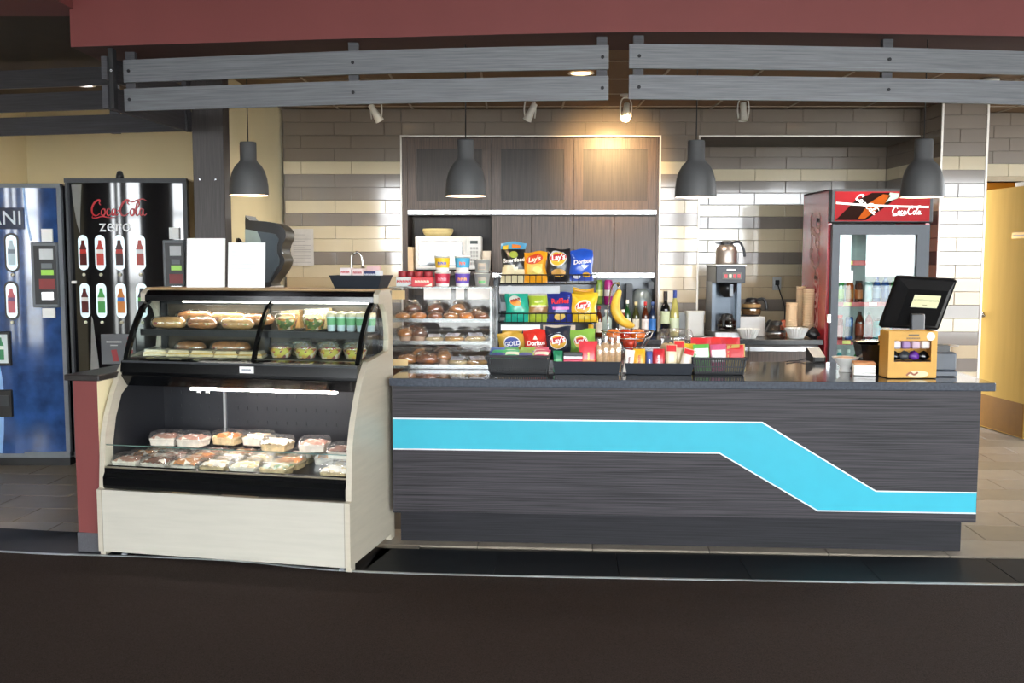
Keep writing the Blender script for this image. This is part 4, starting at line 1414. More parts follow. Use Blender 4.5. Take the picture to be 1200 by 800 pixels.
# coffee maker
YM = 7.52
cx0, cx1 = X(838, 350, YM), X(872.5, 350, YM)
WC = cx1 - cx0
HC = Z(312, YM) - ZBC
cm = thing('coffee_maker', 'black and steel drip coffee maker with a thermal jug on top', 'coffee maker', (cx0, YM, zb_))
BST = mat('maker_steel', '#5f6872', .28, .6)
M().box(0, WC, -.02, .36, 0, .045, bev=.004).build('base', STEEL, cm)
M().box(.0, .03, .12, .36, .045, HC - .12).box(WC - .03, WC, .12, .36, .045, HC - .12).box(.03, WC - .03, .20, .36, .045, HC - .12).build('tower', BST, cm)
hd = M().box(.0, WC, -.02, .36, HC - .13, HC, bev=.006).build('head', mat('maker_black', '#2b3038', .35), cm)
M().box(-.002, WC + .002, -.022, .36, HC, HC + .008).build('lid', STEEL, hd)
pn = M().box(.05, WC - .03, -.024, -.018, HC - .10, HC - .05).build('switch_panel', col('#5a5e58'), hd)
for i in range(4):
    M().box(.065 + i * .033, .085 + i * .033, -.028, -.023, HC - .09, HC - .062).build('switch', mat('switch_red', '#b5303a', .3, emit=.4) if i % 2 == 0 or i == 3 else col('#d8d4c0'), pn)
M().box(.08, WC - .075, -.024, -.019, HC - .036, HC - .022).build('name_badge', col('#d4d8dc'), hd)
M().lathe([(.03, HC - .24), (.06, HC - .20), (.075, HC - .13)], 18, (WC / 2, .09, 0)).build('brew_funnel', BLACK, cm)
M().box(WC / 2 + .0, WC / 2 + .025, -.0, .02, HC - .23, HC - .14).build('funnel_handle', col('#8f9aa6'), cm)
GLB = clear('pot_glass', '#d8cfc8', .12, .7, .02)


def pot(name, label, loc, liquid, hh=.13, r=.075, fill=.6, rz=0.0):
    q = thing(name, label, 'coffee pot', loc, rz)
    pr = [(.0, 0), (r * .92, 0), (r, .02), (r * 1.02, .05), (r * .85, .085), (r * .62, .105)]
    M().lathe(pr, 20, caps=False).build('glass_bowl', GLB, q)
    if liquid:
        M().lathe([(.0, .003), (r * .88, .003), (r * .96, .02), (r * .98, .05 * fill * 1.6), (0, .05 * fill * 1.6)], 20, caps=False).build('coffee', mat('coffee_' + liquid.strip('#'), liquid, .1), q)
    M().lathe([(r * .64, .10), (r * .66, .118), (r * .5, .132), (0, .137)], 20, caps=False).lathe([(r * 1.0, .045), (r * 1.03, .05), (r * 1.0, .056)], 20, caps=False).build('collar', BLACK, q)
    M().tube(smooth_pts([(r * .6, 0, .118), (r * 1.2, 0, .125), (r * 1.5, 0, .09), (r * 1.55, 0, .04)], 4), [.011] * 3 + [.012] * 10, 8).build('handle', BLACK, q)
    return q


pot('coffee_pot', 'glass pot of black coffee inside the coffee maker', (cx0 + WC / 2, YM + .09, zb_ + .047), '#100806', fill=1.0, rz=-2.0)
wr = thing('pot_warmer', 'white and steel warming stand beside the coffee maker', 'warmer', (X(882.5, 370, YM + .1), YM + .12, zb_))
M().box(-.10, .10, 0, .22, 0, .155, bev=.006).build('body', mat('warmer_white', '#c9cacb', .35), wr)
M().lathe([(.075, .155), (.075, .162), (0, .162)], 20, (0, .10, 0), caps=False).build('hot_plate', BLACK, wr)
pot('coffee_pot', 'glass pot of milky brown coffee on the warming stand', (X(880.5, 360, YM + .22), YM + .22, zb_ + .166), '#a5865c', fill=1.05, rz=-.1)
pot('coffee_pot', 'empty glass coffee pot in front of the cup stacks', (X(909, 384, 7.50), 7.50, zb_), None, rz=1.9)
M_ = thing('thermal_jug', 'brushed steel thermal jug standing on the coffee maker', 'jug', (X(851, 311, YM + .12), YM + .12, zb_ + HC + .012))
jr = .082
M().lathe([(.0, 0), (jr, 0), (jr, .02), (jr, .10), (jr * .9, .13), (jr * .62, .15), (jr * .55, .155)], 24, caps=False).build('body', mat('jug_steel', '#b5aaa2', .38, .85, var=.05), M_)
M().lathe([(jr * .6, .15), (jr * .62, .172), (jr * .4, .18), (0, .18)], 20, caps=False).build('lid', DARKG, M_)
M().tube(smooth_pts([(jr * .5, 0, .168), (jr * 1.2, 0, .172), (jr * 1.6, 0, .12), (jr * 1.75, 0, .06)], 4), .010, 8).build('handle', DARKG, M_)
M().prism([(-jr * .5, .15), (-jr * 1.15, .165), (-jr * .5, .175)], 'y', -.015, .015).build('spout', DARKG, M_)


def filters(label, loc, r=.10, h=.055):
    q = M()
    q.lathe([(.0, .002), (r * .62, .002), (r, h), (r * .97, h), (r * .58, .008)], 48, caps=False, smooth=False, wob=lambda t, z: 1 + (.05 if z > .01 else .02) * math.cos(24 * t))
    o = q.build('coffee_filter_stack', mat('filter_paper', '#dfe0de', .8), None, loc)
    return tag(o, label, 'coffee filters')


filters('fluted white coffee filters in front of the warming stand', (X(878, 384, 7.44), 7.46, zb_), .085, .075)
filters('fluted white coffee filters in front of the paper cup stacks', (X(934, 385, 7.46), 7.47, zb_), .085, .08)
CUP = mat('paper_cup', '#e3c9a6', .6, var=.05)
CUPR = mat('cup_red_band', '#b8392c', .5)


def cups(label, loc, n, r, step=.0135):
    q = thing('paper_cup_stack', label, 'cups', loc, 0, 'stacks of paper cups')
    for i in range(n):
        c_ = M().lathe([(r * .72, i * step), (r, i * step + .085), (r * 1.10, i * step + .087), (r * 1.10, i * step + .092), (r * .95, i * step + .092)], 16, caps=False).build('cup', CUP, q)
    M().lathe([(r * .93, (n - 1) * step + .052), (r * .985, (n - 1) * step + .066)], 16, caps=False).build('red_band', CUPR, c_)
    return q


cups('shortest stack of paper cups, nearest the coffee pots', (X(927.5, 378, 7.62), 7.62, zb_), 14, .042)
cups('middle narrow stack of paper cups by the fridge', (X(938, 378, 7.74), 7.74, zb_), 23, .036)
cups('tallest wide stack of paper cups against the red fridge', (X(947, 378, 7.62), 7.62, zb_), 22, .042)
o = M().box(-.025, .025, -.02, .02, 0, .13, bev=.006).build('creamer_carton', col('#c8613a'), None, (X(918.5, 380, 7.66), 7.66, zb_))
tag(o, 'small orange carton between coffee pot and cup stack', 'carton')
o = M().lump(.05, .035, .05, (0, 0, .02), 3, .2).build('cup_lids_bag', BLACK, None, (X(953, 384, 7.47), 7.47, zb_ + .008))
tag(o, 'crumpled black bag at the right end of the back counter', 'bag')
# outlet with cord
p = at(910, 332, YA)
ot = thing('wall_outlet', 'steel wall outlet with a black plug above the coffee pots', 'outlet', (p.x, YA - .004, p.z))
M().box(-.038, .038, -.008, 0, -.06, .06, bev=.003).build('cover_plate', STEEL, ot)
M().box(-.018, .018, -.03, -.008, -.015, .03, bev=.004).build('plug', BLACK, ot)
M().tube(smooth_pts([(0, -.03, .0), (.02, -.05, -.08), (.06, -.06, -.22), (.05, -.08, -.42)], 4), .005, 6).build('cord', BLACK, ot)
# faucet at the sink
p = at(412, 326, 7.75)
fc = thing('sink_faucet', 'chrome spring faucet behind the tea tray', 'faucet', (p.x, 7.75, ZBC + .002))
hz = Z(296, 7.75) - ZBC
M().lathe([(.025, 0), (.022, .03), (.014, .04)], 14).tube(smooth_pts([(0, 0, .03), (0, 0, hz - .07), (.02, 0, hz - .015), (.05, -.0, hz), (.08, 0, hz - .03), (.09, 0, hz - .12)], 5), .011, 8).build('spout', CHROME, fc)
M().lathe([(.02, hz - .19), (.024, hz - .15), (.014, hz - .11)], 12, (.09, 0, 0)).build('spray_head', CHROME, fc)
M().rod((.0, 0, .06), (.16, -.02, .11), .007).build('lever', CHROME, fc)
# paper towel dispenser on partition
tz = Z(335, 7.0)
smooth2 = lambda q: [(p.x, p.y) for p in smooth_pts([(a, b, 0) for a, b in q], 3, True)]
td = thing('towel_dispenser', 'black and grey paper towel dispenser mounted on the cream partition wall', 'towel dispenser', (-1.867, 6.90, tz))
hgt = Z(258, 7.0) - tz
pr = [(0, .02), (.16, .0), (.185, .03), (.22, .10), (.265, .14), (.275, .19), (.255, .235), (.262, .29), (.285, .34), (.275, .40), (.20, hgt - .015), (.03, hgt), (.0, hgt - .03), (.06, hgt - .06), (.10, .30), (.12, .20), (.10, .06)]
pr2 = [(0, 0), (.17, 0), (.17, .02), (.235, .10), (.262, .15), (.27, .19), (.25, .235), (.258, .29), (.28, .34), (.272, .40), (.20, hgt - .02), (.03, hgt - .004), (0, hgt - .004)]
M().prism(smooth2(pr2), 'y', .012, .29, 0, True).build('cover', mat('dispenser_black', '#17171a', .35), td)
inn = [(.03, .02), (.16, .03), (.20, .10), (.235, .15), (.238, .19), (.22, .235), (.222, .29), (.235, .33), (.21, .365), (.16, .375), (.085, .385), (.105, .34), (.13, .25), (.11, .14), (.10, .08)]
M().prism(inn, 'y', .0, .012).build('side_cheek', mat('dispenser_slate', '#3f4c57', .35), td)
M().prism([(0, .02), (.03, .02), (.10, .08), (.11, .14), (.13, .25), (.105, .34), (.085, .385), (0, .40)], 'y', .002, .01).build('wall_side', mat('dispenser_pale', '#8fa0a0', .4), td)
M().box(.06, .20, .02, .28, -.02, .0).build('paper_slot', WHITE, td)
M().box(.05, .20, .04, .26, -.16, -.02).build('lower_housing', BLACKG, td)
M().lathe([(.007, -.012), (.007, 0)], 8, (.262, .0, .235), axis='y').build('lock_button', CHROME, td)
# notice on tiles
p0, p1 = at(341, 311, 7.98), at(367, 268, 7.98)
o = M().box(0, p1.x - p0.x, 0, .002, 0, p1.z - p0.z).build('wall_notice', col('#c9c6c4', .7), None, (p0.x, 7.985, p0.z))
tag(o, 'printed paper notice taped to the tiles beside the towel dispenser', 'notice')
m = M()
w_, h_ = p1.x - p0.x, p1.z - p0.z
for i in range(14):
    if i in (1, 4):
        continue
    m.box(.02, w_ - .02 - (.05 if i % 3 == 0 else 0), -.001, 0, h_ - .05 - i * .017, h_ - .047 - i * .017)
m.build('notice_print', col('#8d8b90', .7), o)
# items behind the case by the partition
o = M().box(-.03, .03, -.03, .03, 0, .045, bev=.004).build('soap_box', col('#d9d3cc'), None, (X(347, 338, 7.55), 7.55, ZBC + .002 + .19))
tag(o, 'small white box behind the case right of the towel dispenser', 'box')
o2 = M().box(X(340, 338, 7.6) - .02, X(362, 338, 7.6), -.1, .12, 0, .19).build('sink_shelf', DARKG, None, (0, 7.55, ZBC + .001))
tag(o2, 'low dark shelf unit on the sink counter behind the case', 'shelf')
p = at(289, 283, 6.7)
sd = thing('wall_hook', 'small black round hook on the cream partition wall behind the paper sign', 'hook', (-1.868, 6.7, p.z - .01))
M().lathe([(.0, .0), (.035, .0), (.035, .015), (.02, .03), (.0, .03)], 16, axis='x', caps=False).build('knob', BLACKG, sd)
M().tube([(.02, 0, 0), (.06, 0, -.005), (.10, .0, -.012)], .012, 8).build('arm', BLACKG, sd)

# ------------------------------------------------------------------ food in the display case (case-local coordinates)
def inK(u, v, z):
    return kw(u, v, z)


CRUST = mat('crust', '#b87c42', .6, var=.3, scale=30, bump=.3)
CRUSTD = mat('dark_crust', '#8a4f2a', .6, var=.3, scale=30, bump=.3)
PALE = mat('pale_pastry', '#d8c194', .6, var=.25, scale=35, bump=.3)
CREAM = mat('cream_topping', '#e6dfd0', .55, var=.12, scale=30, bump=.4)
ORNG = mat('orange_topping', '#c77a33', .5, var=.3, scale=35, bump=.3)
BREAD = mat('bread', '#c79a5c', .6, var=.25, scale=20, bump=.2)
BROWN = mat('brown_cake', '#6e452f', .6, var=.3, scale=35, bump=.3)
PINKB = mat('pink_brown_cake', '#b0806a', .55, var=.25, scale=30, bump=.3)
SALAD = speck('salad_mix', ['#6f8a3a', '#a8b45a', '#8a2a2a', '#d8cfae', '#4f6a2a', '#c98a3a'], 60)
SALAD2 = speck('fruit_mix', ['#d8b04a', '#b5413a', '#e6d7a0', '#7a2f3a', '#c8c04a', '#e0d8c0'], 55)
GREENS = speck('green_mix', ['#b9c8b0', '#7a9a6a', '#d8dcd0', '#5a7a4a', '#c7b98a'], 60)
CK = {'crust': CRUST, 'brown': BROWN, 'cream': CREAM, 'orange': ORNG, 'pale': PALE, 'pink': PINKB, 'green': GREENS}


def clamshell_proto(kind, seed):
    """hinged clear box .15 x .13 x .075 with food inside"""
    root = thing('food_clamshell', 'x', 'food container', (0, 0, -9), 0)
    a, b = .075, .062
    tub = M()
    rows = []
    for s_, z in ((.82, .0), (.86, .004), (1.0, .036), (1.04, .036), (1.04, .041)):
        rr = rrect(-a * s_, a * s_, -b * s_, b * s_, .018 * s_, 3)
        rows.append([(x, y, z) for x, y in rr] + [(rr[0][0], rr[0][1], z)])
    tub.sheet(rows)
    tub.add([p for p in rows[0][:-1]], [tuple(range(len(rows[0]) - 1))])
    tub.build('tub', PLAST, root)
    lid = M()
    rows = []
    for s_, z in ((1.04, .042), (1.0, .043), (.90, .070), (.84, .074), (.80, .072)):
        rr = rrect(-a * s_, a * s_, -b * s_, b * s_, .018 * s_, 3)
        rows.append([(x, y, z) for x, y in rr] + [(rr[0][0], rr[0][1], z)])
    lid.sheet(rows)
    lid.add([p for p in rows[-1][:-1]], [tuple(range(len(rows[-1]) - 1))])
    lid.build('lid', PLAST, root)
    rd = random.Random(seed)
    f = M()
    ph = [rd.uniform(0, 6.3) for _ in range(4)]
    nx, ny = 14, 10

    def hz(x, y):
        return .036 + .020 * max(0, 1 - (x / a) ** 4) * max(0, 1 - (y / b) ** 4) + .005 * math.sin(95 * x + ph[0]) * math.sin(110 * y + ph[1]) + .003 * math.sin(210 * x + 170 * y + ph[2])
    ax, bx_ = a * .90, b * .90
    f.sheet([[(-ax + 2 * ax * i / nx, -bx_ + 2 * bx_ * j / ny, hz(-ax + 2 * ax * i / nx, -bx_ + 2 * bx_ * j / ny)) for i in range(nx + 1)] for j in range(ny + 1)], 0, True, lambda p, q: 0 if math.sin(9 * p + ph[3]) * math.sin(8 * q + ph[0]) < .45 else 1)
    per = [(-ax, -bx_), (ax, -bx_), (ax, bx_), (-ax, bx_)]
    f.add([(x, y, hz(x, y)) for x, y in per] + [(x * .9, y * .9, .004) for x, y in per], [(i, (i + 1) % 4, 4 + (i + 1) % 4, 4 + i) for i in range(4)], 1)
    base = CK[kind]
    f.build('food', [base, {'crust': CREAM, 'brown': CREAM, 'cream': PALE, 'orange': PALE, 'pale': CREAM, 'pink': CREAM, 'green': PALE}[kind]], root)
    return root


protos = {k: clamshell_proto(k, i + 1) for i, k in enumerate(CK)}
used = set()


def clam(kind, label, u, v, z, rz=0.0, sc=1.0):
    loc = inK(u, v, z)
    p = protos[kind]
    if kind not in used:
        used.add(kind)
        p.location = loc
        p.rotation_euler = (0, 0, PH + rz)
        p.scale = (sc,) * 3
        p['label'] = label
        p['group'] = 'clear food boxes in the lower case'
        return p
    return dup(p, loc, PH + rz, label, None, sc)


FD = .4305
names = {'crust': 'brown crumble', 'brown': 'dark brown cake', 'cream': 'cream-topped dessert', 'orange': 'orange pastry', 'pale': 'pale biscuit', 'pink': 'pinkish brown cake', 'green': 'pale green salad'}
front = ['pink', 'brown', 'crust', 'cream', 'pale', 'green', None, 'cream']
for i, k in enumerate(front):
    if k:
        u = min(1.238, .11 + i * .162 + (.03 if i > 5 else 0))
        clam(k, 'clear box of %s, %s from left, front row of lower case' % (names[k], ORD[i if i < 6 else 6]), u, .125, FD, random.uniform(-.06, .06), 1.0)
mid = ['crust', 'pink', 'orange', 'cream', 'pale', 'orange', None, 'pale']
for i, k in enumerate(mid):
    if k:
        u = min(1.24, .11 + i * .162 + (.03 if i > 5 else 0))
        clam(k, 'clear box of %s, %s from left, middle row of lower case' % (names[k], ORD[i if i < 6 else 6]), u, .275, FD, random.uniform(-.05, .05), .99)
bk = ['orange', 'brown', 'pink', 'orange', 'pale', 'cream', 'crust', 'brown']
for i, k in enumerate(bk):
    u = .11 + i * .161
    clam(k, 'clear box of %s, %s from left, rear row of lower case' % (names[k], ORD[i]), u, .425, FD, random.uniform(-.05, .05), .99)
for u, v, k, ds in ((.175, .36, 'pink', 'stacked on the left boxes'), (.335, .36, 'pink', 'stacked second from the left'), (.49, .45, 'orange', 'stacked at the back left of centre'), (.66, .46, 'pale', 'stacked at the back near the middle'),
                    (.82, .35, 'cream', 'stacked in the middle of the lower case'), (1.02, .36, 'pink', 'stacked right of the middle'), (1.235, .23, 'brown', 'stacked at the right end')):
    clam(k, 'clear box of %s %s' % (names[k], ds), u, v, FD + .0775, random.uniform(-.15, .15), 1.02)


def sub(label, loc, L, r, rz, seed, group):
    q = thing('wrapped_sandwich', label, 'sandwich', loc, rz, group)
    m = M()
    n = 12
    rows = []
    rd = random.Random(seed)
    for i in range(n + 1):
        t = i / n
        rr = r * (max(0, 1 - (2 * t - 1) ** 4) ** .5) * (1 + rd.uniform(-.05, .05)) + .002
        rows.append([(-L / 2 + L * t, rr * math.cos(a) * 1.15, r * .8 + rr * math.sin(a) * .8) for a in [2 * PI * k / 12 for k in range(13)]])
    m.sheet(rows)
    m.build('bread_roll', [BREAD, CRUST][seed % 2], q)
    m = M()
    m.sheet([[(-L * .36 + L * .072 * t, -r * 1.10 - .003 * math.sin(t * 2.3), r * .62), (-L * .36 + L * .072 * t, -r * 1.12 - .003 * math.sin(t * 1.7), r * .96)] for t in range(11)])
    m.build('filling', SALAD, q)
    w = M()
    rows = []
    for i in range(n + 1):
        t = i / n
        rr = r * 1.13 * (max(0, 1 - (2 * t - 1) ** 8) ** .5) * (1 + rd.uniform(-.06, .06)) + .004
        rows.append([(-L * .53 + L * 1.06 * t, rr * math.cos(a) * 1.15, max(.001, r * .8 + rr * math.sin(a) * .82)) for a in [2 * PI * k / 10 for k in range(11)]])
    w.sheet(rows).build('cling_wrap', WRAP, q)
    return q


ZS = 1.1265
G1 = 'wrapped sandwiches in the upper case'
for i, (u, v, L, r, rz, z) in enumerate([(.17, .43, .19, .036, .15, ZS), (.37, .42, .17, .034, -.05, ZS), (.57, .43, .18, .034, .1, ZS), (.29, .49, .22, .036, -.1, ZS + .03), (.49, .49, .2, .035, .25, ZS + .025), (.66, .49, .17, .035, .0, ZS + .02)]):
    sub('plastic-wrapped sub sandwich, %s on the left half of the middle shelf' % ('leftmost front', 'centre front', 'right front', 'long one behind left', 'behind centre', 'behind right')[i], inK(u, v, z), L, r, PH + rz, i, G1)
for i, (u, v, L, r, rz) in enumerate([(.26, .49, .19, .038, -.35), (.50, .48, .22, .042, .05)]):
    sub('brown wrapped bun, %s on the upper deck of the case' % ('left one', 'right one')[i], inK(u, v, .99), L, r, PH + rz, i * 2 + 1, G1)
for i in range(5):
    q = thing('wrapped_sandwich', 'flat wrapped wedge sandwich, %s from left on the upper deck' % ORD[i], 'sandwich', inK(.14 + i * .135, .365, .986), PH + .2, G1)
    M().prism([(-.065, 0), (.065, 0), (.05, .032), (-.05, .034)], 'y', -.045, .045).build('bread', mat('white_bread', '#dccb9c', .6, var=.15, scale=30), q)
    M().prism([(-.063, .012), (.063, .012), (.06, .02), (-.06, .02)], 'y', -.047, .047).build('filling', mat('yellow_filling', '#c9a23a', .5, var=.3), q)
    M().prism([(-.07, 0), (.07, 0), (.054, .037), (-.054, .038)], 'y', -.05, .05).build('cling_wrap', WRAP, q)


def bowl(label, loc, fill, r=.068, h=.062, group='clear salad bowls in the upper case'):
    q = thing('salad_bowl', label, 'salad', loc, 0, group)
    M().lathe([(.0, .001), (r * .72, .001), (r * .78, .008), (r, h), (r * 1.04, h)], 20, caps=False).build('bowl', PLAST, q)
    m = M().lathe([(.0, .004), (r * .70, .004), (r * .95, h * .9), (r * .6, h * 1.1), (0, h * 1.15)], 16, caps=False, wob=lambda t, z: 1 + .04 * math.sin(5 * t + z * 90))
    m.build('contents', fill, q)
    M().lathe([(r * 1.05, h), (r * 1.05, h + .006), (r * .9, h + .022), (0, h + .026)], 20, caps=False).build('lid', PLAST, q)
    return q


bowl('left clear salad bowl on the right half of the middle shelf', inK(.845, .425, ZS), SALAD, .06)
bowl('right clear salad bowl on the right half of the middle shelf', inK(1.0, .425, ZS), SALAD, .06)
for i in range(4):
    bowl('clear fruit bowl, %s from the left on the upper deck' % ORD[i], inK(.84 + i * .135, .37, .986), SALAD2, .064, .055)
for i in range(3):
    bowl('clear bowl, %s from the left in the rear row of the upper deck' % ORD[i], inK(.89 + i * .15, .495, .986), GREENS, .064, .07)
for i, (u, v, w_, h_) in enumerate([(.83, .53, .12, .105), (.98, .53, .15, .115), (1.13, .535, .13, .09)]):
    q = thing('sandwich_box', 'sandwich in clear wedge box, %s from left at back of middle shelf' % ORD[i], 'sandwich', inK(u, v, ZS), PH, 'sandwich boxes at the back of the middle shelf')
    M().prism([(-w_ / 2 + .005, .004), (w_ / 2 - .005, .004), (w_ / 2 - .01, h_ - .006), (-w_ / 2 + .012, h_ - .014)], 'y', -.026, .026).build('sandwich', [BREAD, PALE, CREAM][i], q)
    M().prism([(-w_ / 2, 0), (w_ / 2, 0), (w_ / 2 - .006, h_), (-w_ / 2 + .006, h_ - .008)], 'y', -.03, .03).build('box', PLAST, q)
YCUP = mat('yogurt_cup', '#cfe2e6', .25)
k = 0
for rw in range(2):
    for i in range(5):
        loc = inK(1.105 + i * .053 - rw * .02, .40 + rw * .065, ZS)
        if rw == 0 or i < 5:
            q = thing('parfait_cup', 'green-banded parfait cup, %s from left in the %s row, middle shelf' % (ORD[i], ('front', 'rear')[rw]), 'parfait cup', loc, 0, 'parfait cups on the middle shelf')
            M().lathe([(.0, 0), (.020, 0), (.025, .075)], 14, caps=False).build('cup', YCUP, q)
            M().lathe([(.0226, .032), (.0248, .066)], 14, caps=False).build('band', col('#6fae7a', .3), q)
            M().lathe([(.027, .075), (.027, .08), (.024, .094), (0, .098)], 14, caps=False).build('lid', mat('granola_lid', '#d8cfae', .4, var=.2, scale=60), q)

# ------------------------------------------------------------------ on top of the case
for i, (u0, u1, vt, lb) in enumerate(((218, 263, 279, 'plain white paper sign standing on the case, left of two'), (266.5, 310, 284, 'white printed paper sign standing on the case, right of two'))):
    a = kw(.40 + i * .21, .52, 1.342)
    Y = a.y
    x0, x1, zt_ = X(u0, 320, Y), X(u1, 320, Y), Z(vt, Y)
    q = thing('paper_sign', lb, 'sign', ((x0 + x1) / 2, Y, 1.342), 0)
    w_ = (x1 - x0) / 2
    hh = zt_ - 1.342
    M().prism([(0, 0), (.004, 0), (.034, hh), (.030, hh)], 'x', -w_, w_).build('sheet', PAPER, q)
    M().prism([(.005, 0), (.09, 0), (.09, .003), (.012, .006), (.04, hh), (.035, hh)], 'x', -w_, w_).build('acrylic_stand', ACRYL, q)
    if i == 1:
        m = M()
        for r_ in range(9):
            m.box(-w_ + .02, w_ - .03 - (r_ % 3) * .02, -.001, .0, hh * .88 - r_ * .022, hh * .88 + .0025 - r_ * .022)
        for j, p in enumerate(m.v):
            m.v[j] = (p[0], p[1] - .001 + p[2] / hh * .03, p[2])
        m.build('sign_print', col('#d9d9de', .7), q)
tc = kw(1.215, .545, 1.342)
tr = thing('tea_tray', 'black tapered tray of tea boxes on the right end of the case top', 'tray', tc, PH)


def trayform(m, w0, w1, d0, d1, h, t=.004, mi=0):
    a = [(-w0, -d0), (w0, -d0), (w0, d0), (-w0, d0)]
    b = [(-w1, -d1), (w1, -d1), (w1, d1), (-w1, d1)]
    vs = [(x, y, 0) for x, y in a] + [(x, y, h) for x, y in b] + [(x - t * (1 if x > 0 else -1), y - t * (1 if y > 0 else -1), h) for x, y in b] + [(x - t * (1 if x > 0 else -1), y - t * (1 if y > 0 else -1), t) for x, y in a]
    fs = [(3, 2, 1, 0)] + [(i, (i + 1) % 4, 4 + (i + 1) % 4, 4 + i) for i in range(4)] + [(4 + i, 4 + (i + 1) % 4, 8 + (i + 1) % 4, 8 + i) for i in range(4)] + [(8 + i, 8 + (i + 1) % 4, 12 + (i + 1) % 4, 12 + i) for i in range(4)] + [(12, 13, 14, 15)]
    return m.add(vs, fs, mi)


TRAYB = mat('tray_black', '#1e232b', .45, var=.05)
trayform(M(), .118, .143, .07, .09, .068).build('tray_body', TRAYB, tr)
for i, (dx, c1, c2, t_, hh, lb) in enumerate(((-.075, '#e9dcdc', '#c0434a', '~4', .108, 'white tea box with red print in the tray'), (-.01, '#e6d3d3', '#b5444a', '~4', .105, 'pale pink tea box in the middle of the tray'), (.055, '#1f2c66', '#e6e6ea', '~5', .09, 'dark blue tea box in the tray'), (.098, '#dfe3ea', '#3f5fae', 'tea', .095, 'white and blue tea box at the right of the tray'))):
    o = M().box(-.03 if i != 3 else -.012, .03 if i != 3 else .012, -.025, .025, .0, hh - .008, bev=.002).build('tea_box', col(c1), None, tc + Vector((dx, -dx * .2 - .01, .006)), PH)
    tag(o, lb, 'box')
    m = M()
    m.text(t_, .022, flat((0, -.0262, hh * .72), (1, 0, 0), (0, 0, 1)), 0, .02)
    if i != 3:
        m.build('box_lettering', col(c2), o)
o = M().box(-.035, .035, -.02, .02, 0, .02, bev=.002).build('tea_box', col('#d9b4b4'), None, tc + Vector((.05, .025, .11)), PH + .1)
o.location = tc + Vector((.06, .045, .006))
o.scale = (1, 1, 5.6)
tag(o, 'tall pink tea box at the back of the tray', 'box')

# ------------------------------------------------------------------ acrylic pastry case on the counter
ZC1 = ZCT + .002
YPC = 5.47
px0, px1 = X(457, 390, YPC), X(577, 390, YPC)
PW, PHH, PD = px1 - px0, Z(338, YPC) - ZCT, .34
pc = thing('pastry_case', 'clear acrylic pastry case with three tiers of wrapped baked goods', 'pastry case', (px0, YPC, ZC1), CR)
M().box(0, .006, 0, PD, 0, PHH).build('side_wall', ACRYL, pc)
M().box(PW - .006, PW, 0, PD, 0, PHH).build('side_wall', ACRYL, pc)
M().box(0, PW, 0, PD, PHH, PHH + .006).build('top', ACRYL, pc)
M().box(0, PW, PD - .005, PD, 0, PHH).build('back', ACRYL, pc)
EDGEA = HAZY
PSZ = [.012, Z(402, YPC) - ZCT, Z(376, YPC) - ZCT]
for z in PSZ:
    s_ = M().box(.006, PW - .006, .01, PD - .006, z - .006, z).build('shelf', ACRYL, pc)
    M().box(.006, PW - .006, .004, .010, z - .008, z + .012).build('shelf_lip', EDGEA, s_)
M().box(0, PW, 0, PD, -.0, .004).box(-.002, .008, -.003, .006, 0, PHH + .006).box(PW - .012, PW + .002, -.003, .006, 0, PHH + .006).box(0, PW, -.003, .004, PHH, PHH + .007).build('edge_frame', EDGEA, pc)
M().box(.14, .30, PD - .008, PD - .006, PHH - .075, PHH - .01).box(.33, .38, PD - .008, PD - .006, PHH - .075, PHH - .01).box(.40, PW - .02, PD - .008, PD - .006, PHH - .075, PHH - .01).build('rear_paper', PAPER, pc)
TAN = col('#d9bb86', .6)
M().box(.012, .085, .006, .01, PHH - .062, PHH - .012).build('price_card', TAN, pc)
M().box(.012, .10, -.004, .002, .016, .052).build('price_card', TAN, pc)


def pcw(s, t, z):
    return Vector((px0 + s * math.cos(CR) - t * math.sin(CR), YPC + s * math.sin(CR) + t * math.cos(CR), ZC1 + z))


